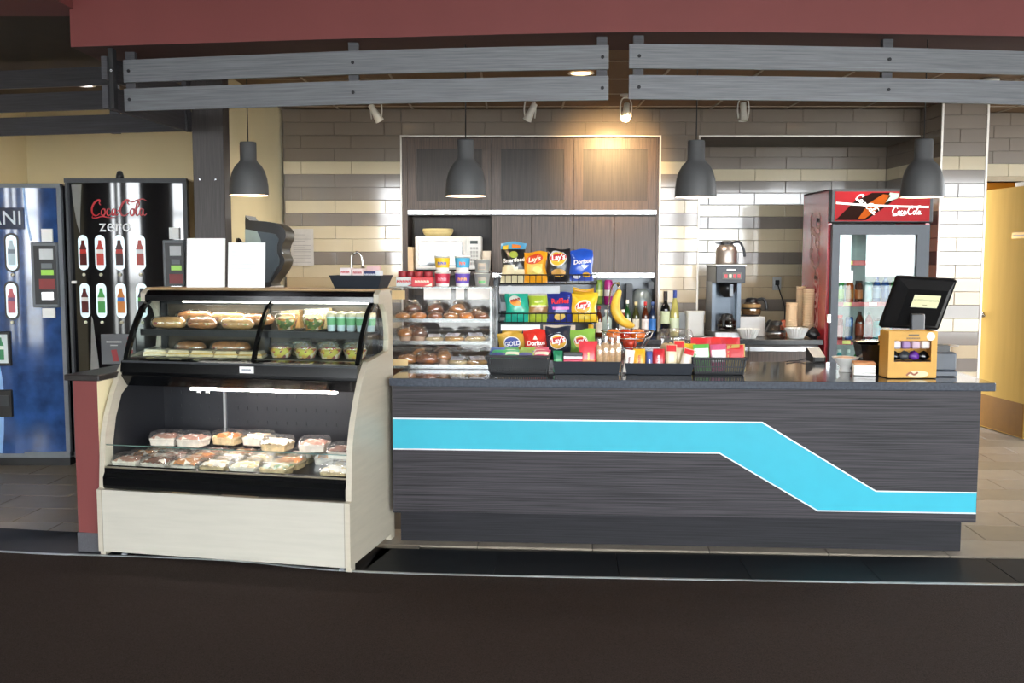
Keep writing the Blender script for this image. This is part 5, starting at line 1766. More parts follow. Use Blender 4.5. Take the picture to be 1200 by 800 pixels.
def muffin(label, s, t, z, kind, sc=1.0, seed=0, tg=True):
    q = thing('wrapped_pastry', label, 'pastry', pcw(s, t, z + .001), CR + .25 * math.sin(seed * 2.3), 'wrapped baked goods in the acrylic case')
    if kind == 'muffin':
        M().lathe([(.0, 0), (.026 * sc, 0), (.034 * sc, .035 * sc)], 14, caps=False).build('paper_cup', col('#b79a84', .7), q)
        M().lump(.041 * sc, .041 * sc, .030 * sc, (0, 0, .040 * sc), seed * 11 + 1, .14, 12, 7).build('muffin_top', [CRUSTD, CRUST, BROWN][seed % 3], q)
        M().lump(.047 * sc, .046 * sc, .046 * sc, (0, 0, .042 * sc), seed * 5 + 2, .16, 12, 7).build('wrap', WRAP, q)
    elif kind == 'danish':
        M().lump(.055 * sc, .045 * sc, .032 * sc, (0, 0, .022 * sc), seed * 11 + 4, .14, 14, 7).build('danish', [CRUST, ORNG, CRUSTD][seed % 3], q)
        m = M()
        for k in range(3):
            m.ribbon([(-.03 + k * .02, -.022), (-.02 + k * .02, .0), (-.032 + k * .022, .02)], .007, lambda x, y: Vector((x * sc, y * sc, (.022 + .033 * math.sqrt(max(.05, 1 - (x / .055) ** 2 - (y / .045) ** 2))) * sc)), 0)
        m.build('icing', col('#e6d8c0', .4), q)
        M().lump(.062 * sc, .05 * sc, .042 * sc, (0, 0, .024 * sc), seed * 7 + 3, .18, 12, 7).build('wrap', WRAP, q)
    else:
        M().lump(.058 * sc, .042 * sc, .022 * sc, (0, 0, .014 * sc), seed * 3 + 4, .06, 14, 7).build('loaf_slice', [PALE, BREAD][seed % 2], q)
        M().lump(.066 * sc, .050 * sc, .032 * sc, (0, 0, .018 * sc), seed * 3 + 5, .15, 12, 7).build('wrap', WRAP, q)
        m = M()
        m.sheet([[(-.038 * sc + .076 * sc * i / 4, -.045 * sc + .05 * sc * j / 3, .034 * sc + .016 * sc * j / 3) for i in range(5)] for j in range(4)])
        m.build('label_sheet', col('#d3d5e2', .6), q)
    return q


zz = PSZ[2]
for i in range(6):
    muffin('wrapped danish, %s from the left in the front row of the top tier' % ORD[i], .062 + i * .090, .07, zz, 'danish', .76, i)
for i, (s, kd) in enumerate(((.10, 'muffin'), (.23, 'muffin'), (.36, 'muffin'), (.47, 'danish'))):
    muffin('wrapped %s, %s from the left in the rear row of the top tier' % (kd, ORD[i]), s, .19, zz + (.0), kd, 1.15 if kd == 'muffin' else .9, i + 2)
zz = PSZ[1]
for i, (s, t, kd, sc) in enumerate(((.075, .07, 'muffin', 1.05), (.155, .08, 'muffin', 1.05), (.11, .17, 'muffin', 1.2), (.24, .08, 'slice', .9), (.35, .08, 'slice', 1.0), (.47, .08, 'slice', 1.05))):
    muffin('wrapped %s on the middle tier, %s' % ('muffin' if kd == 'muffin' else 'loaf slice', ('front left', 'beside the first muffin', 'behind the muffins', 'next to the muffins', 'with label near the middle', 'with label at the right')[i]), s, t, zz, kd, sc, i + 1)
zz = PSZ[0]
for i, (s, t, kd, sc) in enumerate(((.08, .10, 'danish', 1.05), (.14, .17, 'muffin', 1.15), (.20, .08, 'danish', 1.25), (.26, .19, 'muffin', 1.2), (.29, .10, 'muffin', 1.05), (.375, .075, 'slice', 1.0), (.48, .075, 'slice', 1.05))):
    muffin('wrapped %s on the bottom tier, %s' % ({'muffin': 'muffin', 'danish': 'croissant', 'slice': 'loaf slice'}[kd], ('front left corner', 'behind left', 'large one left of centre', 'behind the centre', 'dark one at the centre', 'with label right of centre', 'with label at the right end')[i]), s, t, zz, kd, sc, i + 3)
# on top of the acrylic case
ZT1 = PHH + .0075
for i, (u0, u1, c1, c2, lb, tx) in enumerate(((464, 486, '#d9e2e4', '#c4323c', 'white and red snack carton on the left of the pastry case', '~6'), (482, 507, '#c02a33', '#f0d6c0', 'red snack carton beside the white one on the pastry case', '~5'))):
    Yt = YPC + .03 + .03 * (1 - i)
    w_ = (X(u1, 330, Yt) - X(u0, 330, Yt))
    o = thing('snack_carton', lb, 'carton', (X(u0, 330, Yt), Yt, ZC1 + ZT1), CR)
    M().box(0, w_, 0, .10, 0, .052, bev=.002).build('carton', col(c1), o)
    for j in range(2):
        M().lathe([(.024, .053), (.026, .056), (.026, .082), (.024, .085), (0, .085)], 14, (w_ * (.28 + .46 * j), .05, 0)).build('tin', col('#8a2630'), o)
    m = M()
    m.text(tx, .03, flat((w_ / 2, -.0012, .028), (1, 0, 0), (0, 0, 1)), 0, .02, .2)
    m.poly([(w_ * .6, .003), (w_ - .003, .003), (w_ - .003, .02)], flat((0, -.001, 0), (1, 0, 0), (0, 0, 1)), 0)
    m.build('carton_print', col(c2), o)


def cup(label, u, lev, base, band, txt, tcol, r0=.036, r1=.044, h=.082):
    Yt = YPC + .08
    x = X(u, 320, Yt)
    q = thing('noodle_cup', label, 'cup', (x, Yt, ZC1 + ZT1 + lev * (h + .006)), 0, 'noodle cups on the pastry case')
    M().lathe([(.0, 0), (r0, 0), (r0 * 1.02, .003), (r1, h - .004), (r1 * 1.05, h - .004), (r1 * 1.05, h + .003), (0, h + .004)], 20, caps=False).build('cup', base, q)
    rr = lambda z: r0 + (r1 - r0) * z / h + .0008
    M().lathe([(rr(.018), .018), (rr(h - .010), h - .010)], 20, caps=False).build('sleeve', col(band), q)
    m = M()
    m.text(txt, .032, lambda x_, y_: Vector((rr(.04) * 1.03 * math.sin(x_ / .04), -rr(.04) * 1.03 * math.cos(x_ / .04), .042 + y_)), 0, .03)
    m.build('sleeve_print', col(tcol), q)


CW = mat('cup_white', '#e6e6e4', .4)
cup('red noodle cup at the bottom left on the pastry case', 518.5, 0, CW, '#b92f4a', '~3', '#e6a0b0')
cup('purple noodle cup at the bottom right on the pastry case', 542, 0, CW, '#5a44a8', '~3', '#e6a25a')
cup('yellow noodle cup stacked on the red cup', 518.5, 1, CW, '#e3b81f', '~3', '#4a55b8')
cup('light blue noodle cup stacked on the purple cup', 542, 1, CW, '#3f9fcb', '~2', '#d86a4a')
for lev, lb, bc_ in ((0, 'lower clear soup tub with green label on the pastry case', '#4a9a5a'), (1, 'upper clear soup tub with grey label on the pastry case', '#7a7a78')):
    q = thing('soup_tub', lb, 'tub', (X(565, 320, YPC + .08), YPC + .08, ZC1 + ZT1 + lev * .078), 0)
    M().lathe([(.0, 0), (.036, 0), (.046, .07), (.048, .07), (.048, .074), (0, .075)], 20, caps=False).build('tub', mat('grey_tub', '#b9bdb9', .3), q)
    m = M()
    m.quad(-.022, .022, .015, .052, lambda x_, y_: Vector((.0455 * math.sin(x_ / .044), -.0455 * math.cos(x_ / .044), y_)), 0, 5, 1)
    m.build('label', col('#a39a8c'), q)
    m = M()
    m.quad(-.018, .018, .02, .034, lambda x_, y_: Vector((.0465 * math.sin(x_ / .044), -.0465 * math.cos(x_ / .044), y_)), 0, 5, 1)
    m.build('label_stripe', col(bc_), q)

# ------------------------------------------------------------------ wire chip rack and chip bags
YR = 5.66
rx0, rx1 = X(585, 380, YR), X(699, 380, YR)
RWD = rx1 - rx0
rk = thing('chip_rack', 'black three-tier wire rack of chip bags', 'rack', (rx0, YR, ZC1))
WIRE = mat('wire_black', '#17181b', .4, .3)
tz_ = [.035, Z(378, YR) - ZCT, Z(333, YR) - ZCT]
for x in (0, RWD):
    M().box(x - .006, x + .006, .12, .135, 0, tz_[2] + .03).box(x - .006, x + .006, -.02, .135, 0, .01).build('upright', WIRE, rk)
M().box(-.015, -.01, .0, .15, .02, tz_[2] - .02).build('side_sheet', mat('rack_side_grey', '#8a9094', .35, .4), rk)
for k, z in enumerate(tz_):
    y0 = -.03 * (2 - k) * .3
    t_ = M()
    for yy in (y0, .13):
        t_.rod((0, yy, z), (RWD, yy, z), .0035, 6).rod((0, yy, z + .052), (RWD, yy, z + .052), .0035, 6)
    for x in (0, RWD):
        t_.rod((x, y0, z), (x, .13, z), .0035).rod((x, y0, z + .052), (x, .13, z + .052), .0035)
    for i in range(17):
        x = RWD * i / 16
        t_.rod((x, y0, z), (x, y0, z + .052), .0022, 5).rod((x, y0, z), (x, .13, z), .0022, 5)
    t_.build('tier_basket', WIRE, rk)
M().box(.0, RWD * .62, -.012, -.008, tz_[2] - .055, tz_[2] - .012).build('tier_sign', mat('sign_silver', '#8f9498', .4, .2), rk)
M().box(.01, RWD * .42, -.028, -.024, tz_[1] - .045, tz_[1] - .012).build('tier_sign', col('#cdd6da'), rk)
M().box(RWD * .45, RWD * .78, -.028, -.024, tz_[1] - .045, tz_[1] - .014).build('tier_sign', col('#a8998a'), rk)


def bag(name, label, cat, u0, u1, v0, v1, Y, zone, cols, decals, t=.035, rough=.28, lean=.12, group='chip bags on the wire rack', seed=0, zbase=None, tiltx=0.0):
    """puffed pillow bag; zone(u,v)->material index; decals drawn on its front surface"""
    x0, x1 = X(u0, (v0 + v1) / 2, Y), X(u1, (v0 + v1) / 2, Y)
    w = x1 - x0
    zb_ = Z(v1, Y) if zbase is None else zbase
    h = Z(v0, Y) - zb_
    rd = random.Random(seed)
    ph = [rd.uniform(0, 6.3) for _ in range(4)]

    def th(u, v):
        e = max(0.0, 1 - abs(u) ** 2.6) ** .75
        s = max(0.0, math.sin(PI * min(1, max(0, (v - .05) / .90)))) ** .55
        return t * e * s * (1 + .08 * math.sin(7 * u + ph[0]) * math.sin(9 * v + ph[1])) + .0015

    def xs_(u, v):
        return u * w / 2 * (1 - .07 * math.sin(PI * v)) + .004 * math.sin(8 * v + ph[2])

    def S(x, z, off=.0022):
        v = min(1, max(0, z / h))
        u = max(-1, min(1, x / (w / 2)))
        return Vector((xs_(u, v), -th(u, v) - off + z * lean, z + .006 * math.sin(3 * u + ph[3]) * (v > .9)))
    nx, ny = 14, 18
    m = M()
    m.sheet([[S(-w / 2 + w * i / nx, h * j / ny, 0) for i in range(nx + 1)] for j in range(ny + 1)], 0, True, lambda a, b: zone(a, b))
    m.sheet([[Vector((p.x, -p.y + 2 * p.z * lean, p.z)) for p in [S(-w / 2 + w * i / nx, h * j / ny, 0) for i in range(nx + 1)]] for j in range(ny + 1)], 0, True)
    p = Vector(((x0 + x1) / 2, Y, zb_))
    o = m.build(name, [mat('foil_' + c.strip('#'), c, rough, var=.10, scale=18, coat=.3) for c in cols], None, p, tiltx)
    tag(o, label, cat, group)
    if decals:
        d = M()
        dm = []

        def idx(c):
            if c not in dm:
                dm.append(c)
            return dm.index(c)
        lay = .0022
        for q in decals:
            lay += .0012
            fn = lambda a, b, L=lay: S(a, b, L)
            if q[0] == 'disc':
                d.disc(q[1] * w, q[2] * h, q[3] * w, q[4] * w, fn, idx(q[5]), 20, 3, q[6] if len(q) > 6 else 0)
            elif q[0] == 'text':
                rot = q[6] if len(q) > 6 else 0
                L2 = lay + .002
                d.text(q[1], q[2] * w, lambda a, b, L2=L2, q=q, rot=rot: S(q[3] * w + a * math.cos(rot) - b * math.sin(rot), q[4] * h + a * math.sin(rot) + b * math.cos(rot), L2), idx(q[5]), .03, .15)
            elif q[0] == 'quad':
                d.quad(q[1] * w, q[2] * w, q[3] * h, q[4] * h, fn, idx(q[5]), 8, 6)
            elif q[0] == 'tri':
                d.poly([(a * w, b * h) for a, b in q[1]], fn, idx(q[2]))
        d.build('front_print', [col(c, .35) for c in dm], o)
    return o


def lays(c):
    return [('disc', -.02, .62, .34, .27, '#e8ebe6', .3), ('disc', 0, .60, .31, .24, '#e3b12e', .3), ('disc', 0, .62, .31, .13, '#c4282e', .25), ('text', "Lay's", .30, 0, .62, '#f2f2f2', .2)]


Y1 = YR + .045
bag('chip_bag', 'black and cream popcorn bag with blue torn-look top on the top tier', 'chip bag', 587, 617, 284, 331, Y1, lambda a, b: 0 if b > .82 else (1 if b > .40 + .12 * math.sin(a * 6) * .6 else 2), ['#4f92b8', '#16191a', '#c9c2a0'],
    [('quad', -.42, -.2, .83, .93, '#d6b52e'), ('quad', -.05, .3, .86, .93, '#c9742e'), ('disc', .02, .70, .18, .13, '#8a9a3a'), ('text', 'Smartfood', .21, .0, .56, '#eef0ee', .08)], seed=1)
bag('chip_bag', 'orange yellow chip bag with red oval on the top tier', 'chip bag', 613.5, 641, 295, 331, Y1 - .01, lambda a, b: 1 if .25 < b < .62 and abs(a - .5) < .36 else 0, ['#e09a1c', '#d3b95c'], [('disc', -.05, .76, .38, .20, '#c8452a', .2), ('text', "Lay's", .28, -.05, .76, '#f4ecd8', .2), ('disc', .1, .42, .2, .15, '#e6cf6a')], seed=2)
bag('chip_bag', 'black chip bag with yellow sun oval on the top tier', 'chip bag', 640, 669, 291, 330, Y1, lambda a, b: 0, ['#1d1d21'], [('disc', -.05, .70, .37, .32, '#c6cbd0', .2), ('disc', -.05, .70, .33, .27, '#e3b62e', .2), ('disc', -.05, .73, .36, .14, '#c4282e', .1), ('text', "Lay's", .30, -.05, .73, '#f4f4f4', .1), ('disc', .02, .27, .30, .17, '#b98a3a')], seed=3)
bag('chip_bag', 'bright blue tortilla chip bag at the right of the top tier', 'chip bag', 667.5, 695.5, 292.5, 329, Y1, lambda a, b: 0 if b > .24 else 1, ['#2453c0', '#3a50a8'], [('tri', [(-.42, .78), (.1, .62), (.35, .62), (.05, .42)], '#8fb4ea'), ('text', 'Doritos', .25, .0, .62, '#f4f4f6', .12), ('tri', [(-.05, .52), (.3, .50), (.12, .38)], '#e8ecf4'), ('disc', .22, .2, .17, .11, '#c99a2e'), ('disc', -.2, .14, .16, .1, '#dfe3f0')], seed=4)
Y2 = YR + .03
bag('chip_bag', 'teal chip bag at the left of the middle tier', 'chip bag', 591.5, 620, 338, 378.5, Y2, lambda a, b: 0, ['#1fa08a'], [('disc', -.05, .66, .26, .20, '#cfd6cc', -.2), ('disc', -.05, .60, .24, .13, '#d98a2e', -.2), ('text', '~4', .19, -.05, .68, '#8a2a2a', .25)], seed=5)
bag('chip_bag', 'lime green and tan chip bag with white top on the middle tier', 'chip bag', 618.5, 642.5, 340, 378, Y2 + .005, lambda a, b: 0 if b > .82 else (1 if b > .5 else (2 if b > .25 else 1)), ['#b8bcb8', '#a3b83a', '#9a7242'], [('text', '~4', .2, 0, .66, '#dfe8a8', .1), ('quad', -.4, .4, .5, .54, '#e4e6cc')], seed=6)
bag('chip_bag', 'dark blue ridged chip bag with red lettering on the middle tier', 'chip bag', 641, 671.5, 343, 380, Y2, lambda a, b: 0, ['#1f2d80'], [('tri', [(-.42, .92), (.42, .92), (.36, .5), (-.36, .5)], '#3a4aa8'), ('text', 'Ruffles', .27, .0, .74, '#d8303a', .05), ('quad', -.34, .34, .48, .56, '#d07ac0'), ('disc', -.02, .26, .22, .14, '#d9b45a')], seed=7)
bag('chip_bag', 'yellow chip bag hidden behind the front yellow one', 'chip bag', 671, 697, 338, 372, Y2 + .08, lambda a, b: 0, ['#d8ab22'], [('quad', -.45, .45, .90, .97, '#c98f1a')], seed=8, zbase=ZCT + tz_[1] + .006)
bag('chip_bag', 'front yellow classic chip bag with red oval on the middle tier', 'chip bag', 669.5, 700.5, 344, 378, Y2 - .01, lambda a, b: 0, ['#e3bb2a'], [('disc', -.05, .56, .32, .25, '#e9e6d6', .2), ('disc', -.05, .54, .29, .21, '#e0a22a', .2), ('disc', -.05, .60, .29, .12, '#c4282e', .15), ('text', "Lay's", .27, -.05, .60, '#f4f4f4', .15), ('disc', -.05, .2, .25, .10, '#d9c05a')], seed=9)
Y3 = YR - .06
zb3 = ZCT + .043
bag('chip_bag', 'gold chip bag with blue oval on the bottom tier', 'chip bag', 583, 615, 390, 417, Y3, lambda a, b: 0 if b > .30 else 1, ['#b3943a', '#8a6a3a'], [('disc', .02, .62, .33, .25, '#dfe0d8', .1), ('disc', .02, .62, .30, .21, '#3a4f96', .1), ('text', 'GOLD', .22, .02, .60, '#dfe3ea', .1)], seed=10, zbase=zb3)
bag('chip_bag', 'gold chip bag tucked behind the front gold one', 'chip bag', 588, 612, 384, 412, Y3 + .07, lambda a, b: 0, ['#c2a032'], [], seed=11, zbase=zb3)
bag('chip_bag', 'red tortilla chip bag on the bottom tier', 'chip bag', 613.5, 641, 386.5, 417, Y3, lambda a, b: 0, ['#c22a22'], [('tri', [(-.1, .68), (.12, .68), (.02, .84)], '#e8e0d8'), ('text', 'Doritos', .26, .0, .56, '#f4f2f0', .05), ('tri', [(-.06, .40), (.16, .46), (.0, .30)], '#e8dfd0')], seed=12, zbase=zb3)
bag('chip_bag', 'dark navy chip bag with white top on the bottom tier', 'chip bag', 639.5, 669.5, 383, 417, Y3 - .005, lambda a, b: 0, ['#20283a'], [('tri', [(-.46, .72), (.40, .72), (.05, .84), (-.3, .78)], '#cfdbe2'), ('disc', -.04, .55, .36, .29, '#dfe3e2', .2), ('disc', -.04, .54, .33, .25, '#e0ae2e', .2), ('disc', -.04, .59, .33, .13, '#c4282e', .15), ('text', "Lay's", .30, -.04, .59, '#f4f4f4', .15)], seed=13, zbase=zb3)
bag('chip_bag', 'light green chip bag at the right of the bottom tier', 'chip bag', 666.5, 698.5, 386, 417, Y3, lambda a, b: 0, ['#7fb04a'], [('disc', -.08, .60, .28, .23, '#e3e8d8', .2), ('disc', -.08, .58, .26, .20, '#e0b43a', .2), ('disc', -.08, .63, .26, .11, '#c4282e', .15), ('text', "Lay's", .25, -.08, .63, '#f4f4f4', .15)], seed=14, zbase=zb3)
# spare white and silver bag behind the teal one
bag('chip_bag', 'silver white bag standing behind the teal chip bag', 'chip bag', 584, 606, 336, 378, Y2 + .08, lambda a, b: 0, ['#b9bfc4'], [('quad', -.4, -.1, .1, .3, '#4a5258'), ('quad', -.4, -.1, .55, .75, '#5a6268')], seed=15, zbase=ZCT + tz_[1] + .006)

# ------------------------------------------------------------------ baskets and trays along the counter front
YB = 5.20


def slotted(name, label, u0, u1, vt, vb, Y):
    x0, x1 = X(u0, vb, Y), X(u1, vb, Y)
    h = Z(vt, Y) - Z(vb, Y)
    q = thing(name, label, 'basket', ((x0 + x1) / 2, Y + .09, ZC1), CR)
    w = (x1 - x0) / 2
    m = M()
    trayform(m, w * .88, w * .9, .075, .078, .012)
    n = int(w * 2 / .0115)
    for i in range(n + 1):
        a = -1 + 2 * i / n
        m.prism([(a * w * .9 - .0035, .01), (a * w * .9 + .0035, .01), (a * w * .98 + .0035, h - .012), (a * w * .98 - .0035, h - .012)], 'y', -.084, -.080)
        m.prism([(a * w * .9 - .0035, .01), (a * w * .9 + .0035, .01), (a * w * .98 + .0035, h - .012), (a * w * .98 - .0035, h - .012)], 'y', .080, .084)
    for s_ in (-1, 1):
        m.prism([(s_ * w * .9, 0), (s_ * w * .9 + .004, 0), (s_ * w + .004, h), (s_ * w, h)], 'y', -.085, .085)
    for z in (h * .45,):
        m.box(-w * .94, w * .94, -.085, -.081, z - .003, z + .003)
    m.build('slotted_body', mat('basket_black', '#101216', .6), q)
    rm = M()
    rm.box(-w - .004, w + .004, -.092, -.080, h - .014, h, bev=.002).box(-w - .004, w + .004, .080, .092, h - .014, h, bev=.002).box(-w - .004, -w + .008, -.09, .09, h - .014, h, bev=.002).box(w - .008, w + .004, -.09, .09, h - .014, h, bev=.002)
    rm.build('rim', mat('basket_black', '#101216', .6), q)
    return q, w, h


def packet(name, label, cat, c, w, h, t, loc, rz=0, rx=0, ry=0, txt=None, tc_='#ffffff', stripe=None, group=None, ts=.5):
    """small pillow packet standing in local x-z, centred at its base"""
    m = M()
    nx, ny = 8, 8

    def S(x, z, o):
        u, v = x / (w / 2), z / h
        e = max(0, 1 - abs(u) ** 3) ** .6 * max(0, math.sin(PI * min(1, max(0, (v - .04) / .92)))) ** .5
        return (x, -(t / 2) * e - o, z)
    m.sheet([[S(-w / 2 + w * i / nx, h * j / ny, .0008) for i in range(nx + 1)] for j in range(ny + 1)])
    m.sheet([[(lambda p: (p[0], -p[1], p[2]))(S(-w / 2 + w * i / nx, h * j / ny, .0008)) for i in range(nx + 1)] for j in range(ny + 1)])
    m.xf((0, 0, 0), 0, rx, ry)
    o = m.build(name, mat('wrapper_' + c.strip('#'), c, .3, var=.08, scale=40, coat=.2), None, loc, rz)
    tag(o, label, cat, group)
    d = M()
    if stripe:
        d.quad(-w * .44, w * .44, stripe[1] * h, stripe[2] * h, lambda x, z: S(x, z, .002), 1, 4, 3)
    if txt:
        k = ts
        fn = (lambda x, y: S(x, h * .5 + y, .004)) if w >= h * .8 else (lambda x, y: S(-y, h * .5 + x, .004))
        d.text(txt, min(w, h) * k, fn, 0, .03)
    if d.v:
        d.xf((0, 0, 0), 0, rx, ry)
        d.build('wrapper_print', [col(tc_), col(stripe[0]) if stripe else col(tc_)], o)
    return o


q, w, h = slotted('slotted_basket', 'black slotted basket of colourful packets at the left of the tray row', 571, 645, 418, 440, YB)
bx = q.location
BC = ['#2fae6a', '#3fb890', '#7fa83a', '#c93a7a', '#4a62c0', '#3aa05a', '#8fc04a', '#d84f86']
for i in range(8):
    a = (i % 4 - 1.5) * .078
    packet('snack_packet', '%s flat snack packet in the left slotted basket, %s' % (('green', 'teal', 'olive', 'pink', 'blue', 'dark green', 'lime', 'rose')[i], ('front left', 'front, second', 'front, third', 'front right', 'rear left', 'rear, second', 'rear, third', 'rear right')[i]), 'packet', BC[i], .085, .12, .018,
           cw(*cl(bx.x + a, bx.y - .045 + (i // 4) * .05), ZC1 + h * .78 + (i // 4) * .008), CR + .1 * ((i % 3) - 1), -1.25, 0, None, '#ffffff', ('#e6e9e0', .3, .6) if i % 2 else ('#3a4a9a', .2, .5), 'flat packets in the slotted basket')


def tray(label, u0, u1, vt, vb, Y):
    x0, x1 = X(u0, vb, Y), X(u1, vb, Y)
    h = Z(vt, Y) - ZCT
    q = thing('counter_tray', label, 'tray', ((x0 + x1) / 2, Y + .07, ZC1), CR)
    w = (x1 - x0) / 2
    trayform(M(), w * .93, w, .06, .075, h).build('tray_body', TRAYB, q)
    return q, w, h


q, w, h = tray('plain black tray of gum and wrapped snack sticks on the counter', 648.5, 728.5, 424, 441, YB - .01)
T2 = q.location.copy()
Yf = T2.y - .035
zt_ = ZC1 + .008


def onT(u, Y):
    return Vector((X(u, 425, Y), Y, zt_))


packet('snack_packet', 'small green foil packet at the left of the plain black tray', 'packet', '#1f7a52', .05, .115, .02, onT(654, Yf), 0, -.1, 0, None, '#ffffff', ('#49a86a', .3, .6))
gm = thing('gum_stack', 'stack of flat gum packs in the plain black tray', 'gum', onT(671.5, Yf), CR)
for i in range(6):
    M().box(-.05, .05, -.02, .03, i * .018, i * .018 + .016, bev=.002).build('gum_pack', col(('#2a2f38', '#d8dade', '#2a2f38', '#c83a55', '#d8d3d6', '#25282e')[i]), gm)
packet('snack_packet', 'pink and orange candy bag in the plain black tray', 'candy bag', '#d8404a', .10, .165, .035, onT(689.5, Yf + .01), 0, -.12, 0, '~4', '#f0d86a', ('#e68a5a', .1, .4), None, .2)


def stick(label, u, Y, hh, r, c, cap=None, z0=None):
    q = thing('snack_stick', label, 'snack', Vector((X(u, 420, Y), Y, z0 or zt_)), random.uniform(-.2, .2), 'wrapped snack sticks in the trays')
    M().lathe([(.0, 0), (r, 0), (r * 1.02, .01), (r * 1.02, hh * .8), (r * .7, hh * .88)], 12, caps=False).build('filling', c, q)
    M().lathe([(.0, -.001), (r * 1.1, 0), (r * 1.14, hh * .8), (r * .5, hh * .93), (r * .9, hh * 1.06), (r * .7, hh * 1.1)], 10, caps=False, wob=lambda t, z: 1 + .06 * math.cos(4 * t + 60 * z)).build('clear_bag', WRAP, q)
    if cap:
        M().lathe([(r * 1.15, hh * .82), (r * 1.15, hh), (0, hh)], 12, caps=False).build('cap', cap, q)
    return q


SES = mat('sesame', '#c9a070', .6, var=.3, scale=120)
for i, (u, hp, r) in enumerate(((702.5, 24, .018), (709.5, 27, .02), (717, 25, .018), (723.5, 27, .019))):
    stick('tall wrapped sesame snack stick, %s from the left in the plain black tray' % ORD[i], u, Yf - .0, (hp + 13) * Yf / FPX, r, SES)
q, w, h = tray('black tray of chocolate bars and red-topped snacks on the counter', 733, 814, 426, 441, YB - .03)
T3 = q.location.copy()
Yg = T3.y - .035
CB = [(735.5, 11, 17, '#e8e0d6', '#6a2f22', '~4', 'white and brown chocolate bar'), (749, 14, 18, '#e0a321', '#b5582a', '~4', 'yellow orange chocolate bar pack'), (761, 7, 15, '#4a5a9a', '#e6e6f0', '~4', 'slim blue chocolate bar'),
      (772, 14, 18, '#b8232d', '#f0e4e4', '~4', 'red and white chocolate wafer pack')]
for u, wp_, hp, c, c2, tx, ds in CB:
    packet('chocolate_bar', ds + ' standing in the chocolate tray', 'chocolate bar', c, wp_ * Yg / FPX, (hp + 10) * Yg / FPX, .025, Vector((X(u, 430, Yg), Yg, zt_)), CR, -.12, .12 if u < 740 else 0, tx, c2, None, 'chocolate bars in the tray', .42)
REDC = col('#c4262c', .4)
for i, (u, hp, dy, c) in enumerate(((786, 27, 0, '#d8c9a8'), (795, 31, .05, '#c8b48a'), (801, 23, -.005, '#d8c9b8'))):
    q = packet('snack_packet', 'cream snack stick with red top, %s in the chocolate tray' % ('left one', 'rear one', 'leaning right one')[i], 'snack', c, .058, (hp + 6) * Yg / FPX, .03, Vector((X(u, 430, Yg + dy), Yg + dy, zt_)), CR, -.08, .25 if i == 2 else .02, None, '#ffffff', ('#c4262c', .76, .98))
packet('snack_packet', 'yellow and black snack pack at the back of the chocolate tray', 'snack', '#d8b62a', .06, .15, .03, Vector((X(808.5, 430, Yg + .05), Yg + .05, zt_)), CR, -.05, 0, None, '#ffffff', ('#2a2a2a', .35, .7))
q, w, h = slotted('slotted_basket', 'black slotted basket of red snack packs at the right of the tray row', 813.5, 875, 420, 440.5, YB - .04)
b4 = q.location.copy()
for i, (u, dy, c, ds, st_) in enumerate(((823, -.04, '#5aa84a', 'green card snack pack', ('#dfe6dc', .45, .85)), (843, -.045, '#c4557a', 'pink and white card snack pack', ('#e6dfe2', .35, .8)), (862, -.05, '#b9a05a', 'red-topped noodle pack', ('#c4262c', .5, .98)), (820, .02, '#c4262c', 'red pack behind the green card', None), (838, .03, '#c8302e', 'red pack in the middle of the basket', None), (856, .02, '#b8232a', 'dark red pack at the back right', None), (846, .06, '#cc342f', 'red pack at the very back', None))):
    Y = b4.y + dy
    packet('snack_packet', ds + ' in the right slotted basket', 'snack', c, .105 if i > 1 else .085, (.145 if i < 3 else .175), .03, Vector((X(u, 425, Y), Y, ZC1 + .014)), CR, -.06, random.uniform(-.06, .06), None, '#ffffff', st_)
# ------------------------------------------------------------------ wire fruit bowl with apples, banana hook
YW = 5.62
fb = thing('fruit_bowl', 'silver wire fruit bowl with a tall banana hook', 'fruit bowl', (X(735, 410, YW), YW, ZC1))
m = M()
m.tube([(.07 * math.cos(2 * PI * i / 24), .07 * math.sin(2 * PI * i / 24), .003) for i in range(24)], .003, 5, closed=True)
for i in range(4):
    t = 2 * PI * (i + .5) / 4
    m.rod((.07 * math.cos(t), .07 * math.sin(t), .003), (.06 * math.cos(t), .06 * math.sin(t), .054), .003, 5)
for rr, z in ((.06, .054), (.10, .11), (.135, .165), (.15, .20)):
    m.tube([(rr * math.cos(2 * PI * i / 24), rr * math.sin(2 * PI * i / 24), z) for i in range(24)], .003, 5, closed=True)
for i in range(14):
    t = 2 * PI * i / 14
    m.tube([(r_ * math.cos(t), r_ * math.sin(t), z) for r_, z in ((.06, .054), (.10, .11), (.135, .165), (.15, .20))], .002, 5)
m.build('wire_basket', CHROME, fb)
hk = Z(332, YW + .1) - ZCT
M().tube(smooth_pts([(-.06, .14, .1), (-.10, .15, hk * .5), (-.085, .13, hk * .9), (-.065, .09, hk), (-.05, .05, hk - .01), (-.05, .04, hk - .03)], 5), .005, 6).build('banana_hook', CHROME, fb)
APP = mat('apple_red', '#b8341f', .25, var=.5, scale=12, coat=.4)
APO = mat('apple_orange', '#cf6a24', .25, var=.35, scale=12, coat=.4)
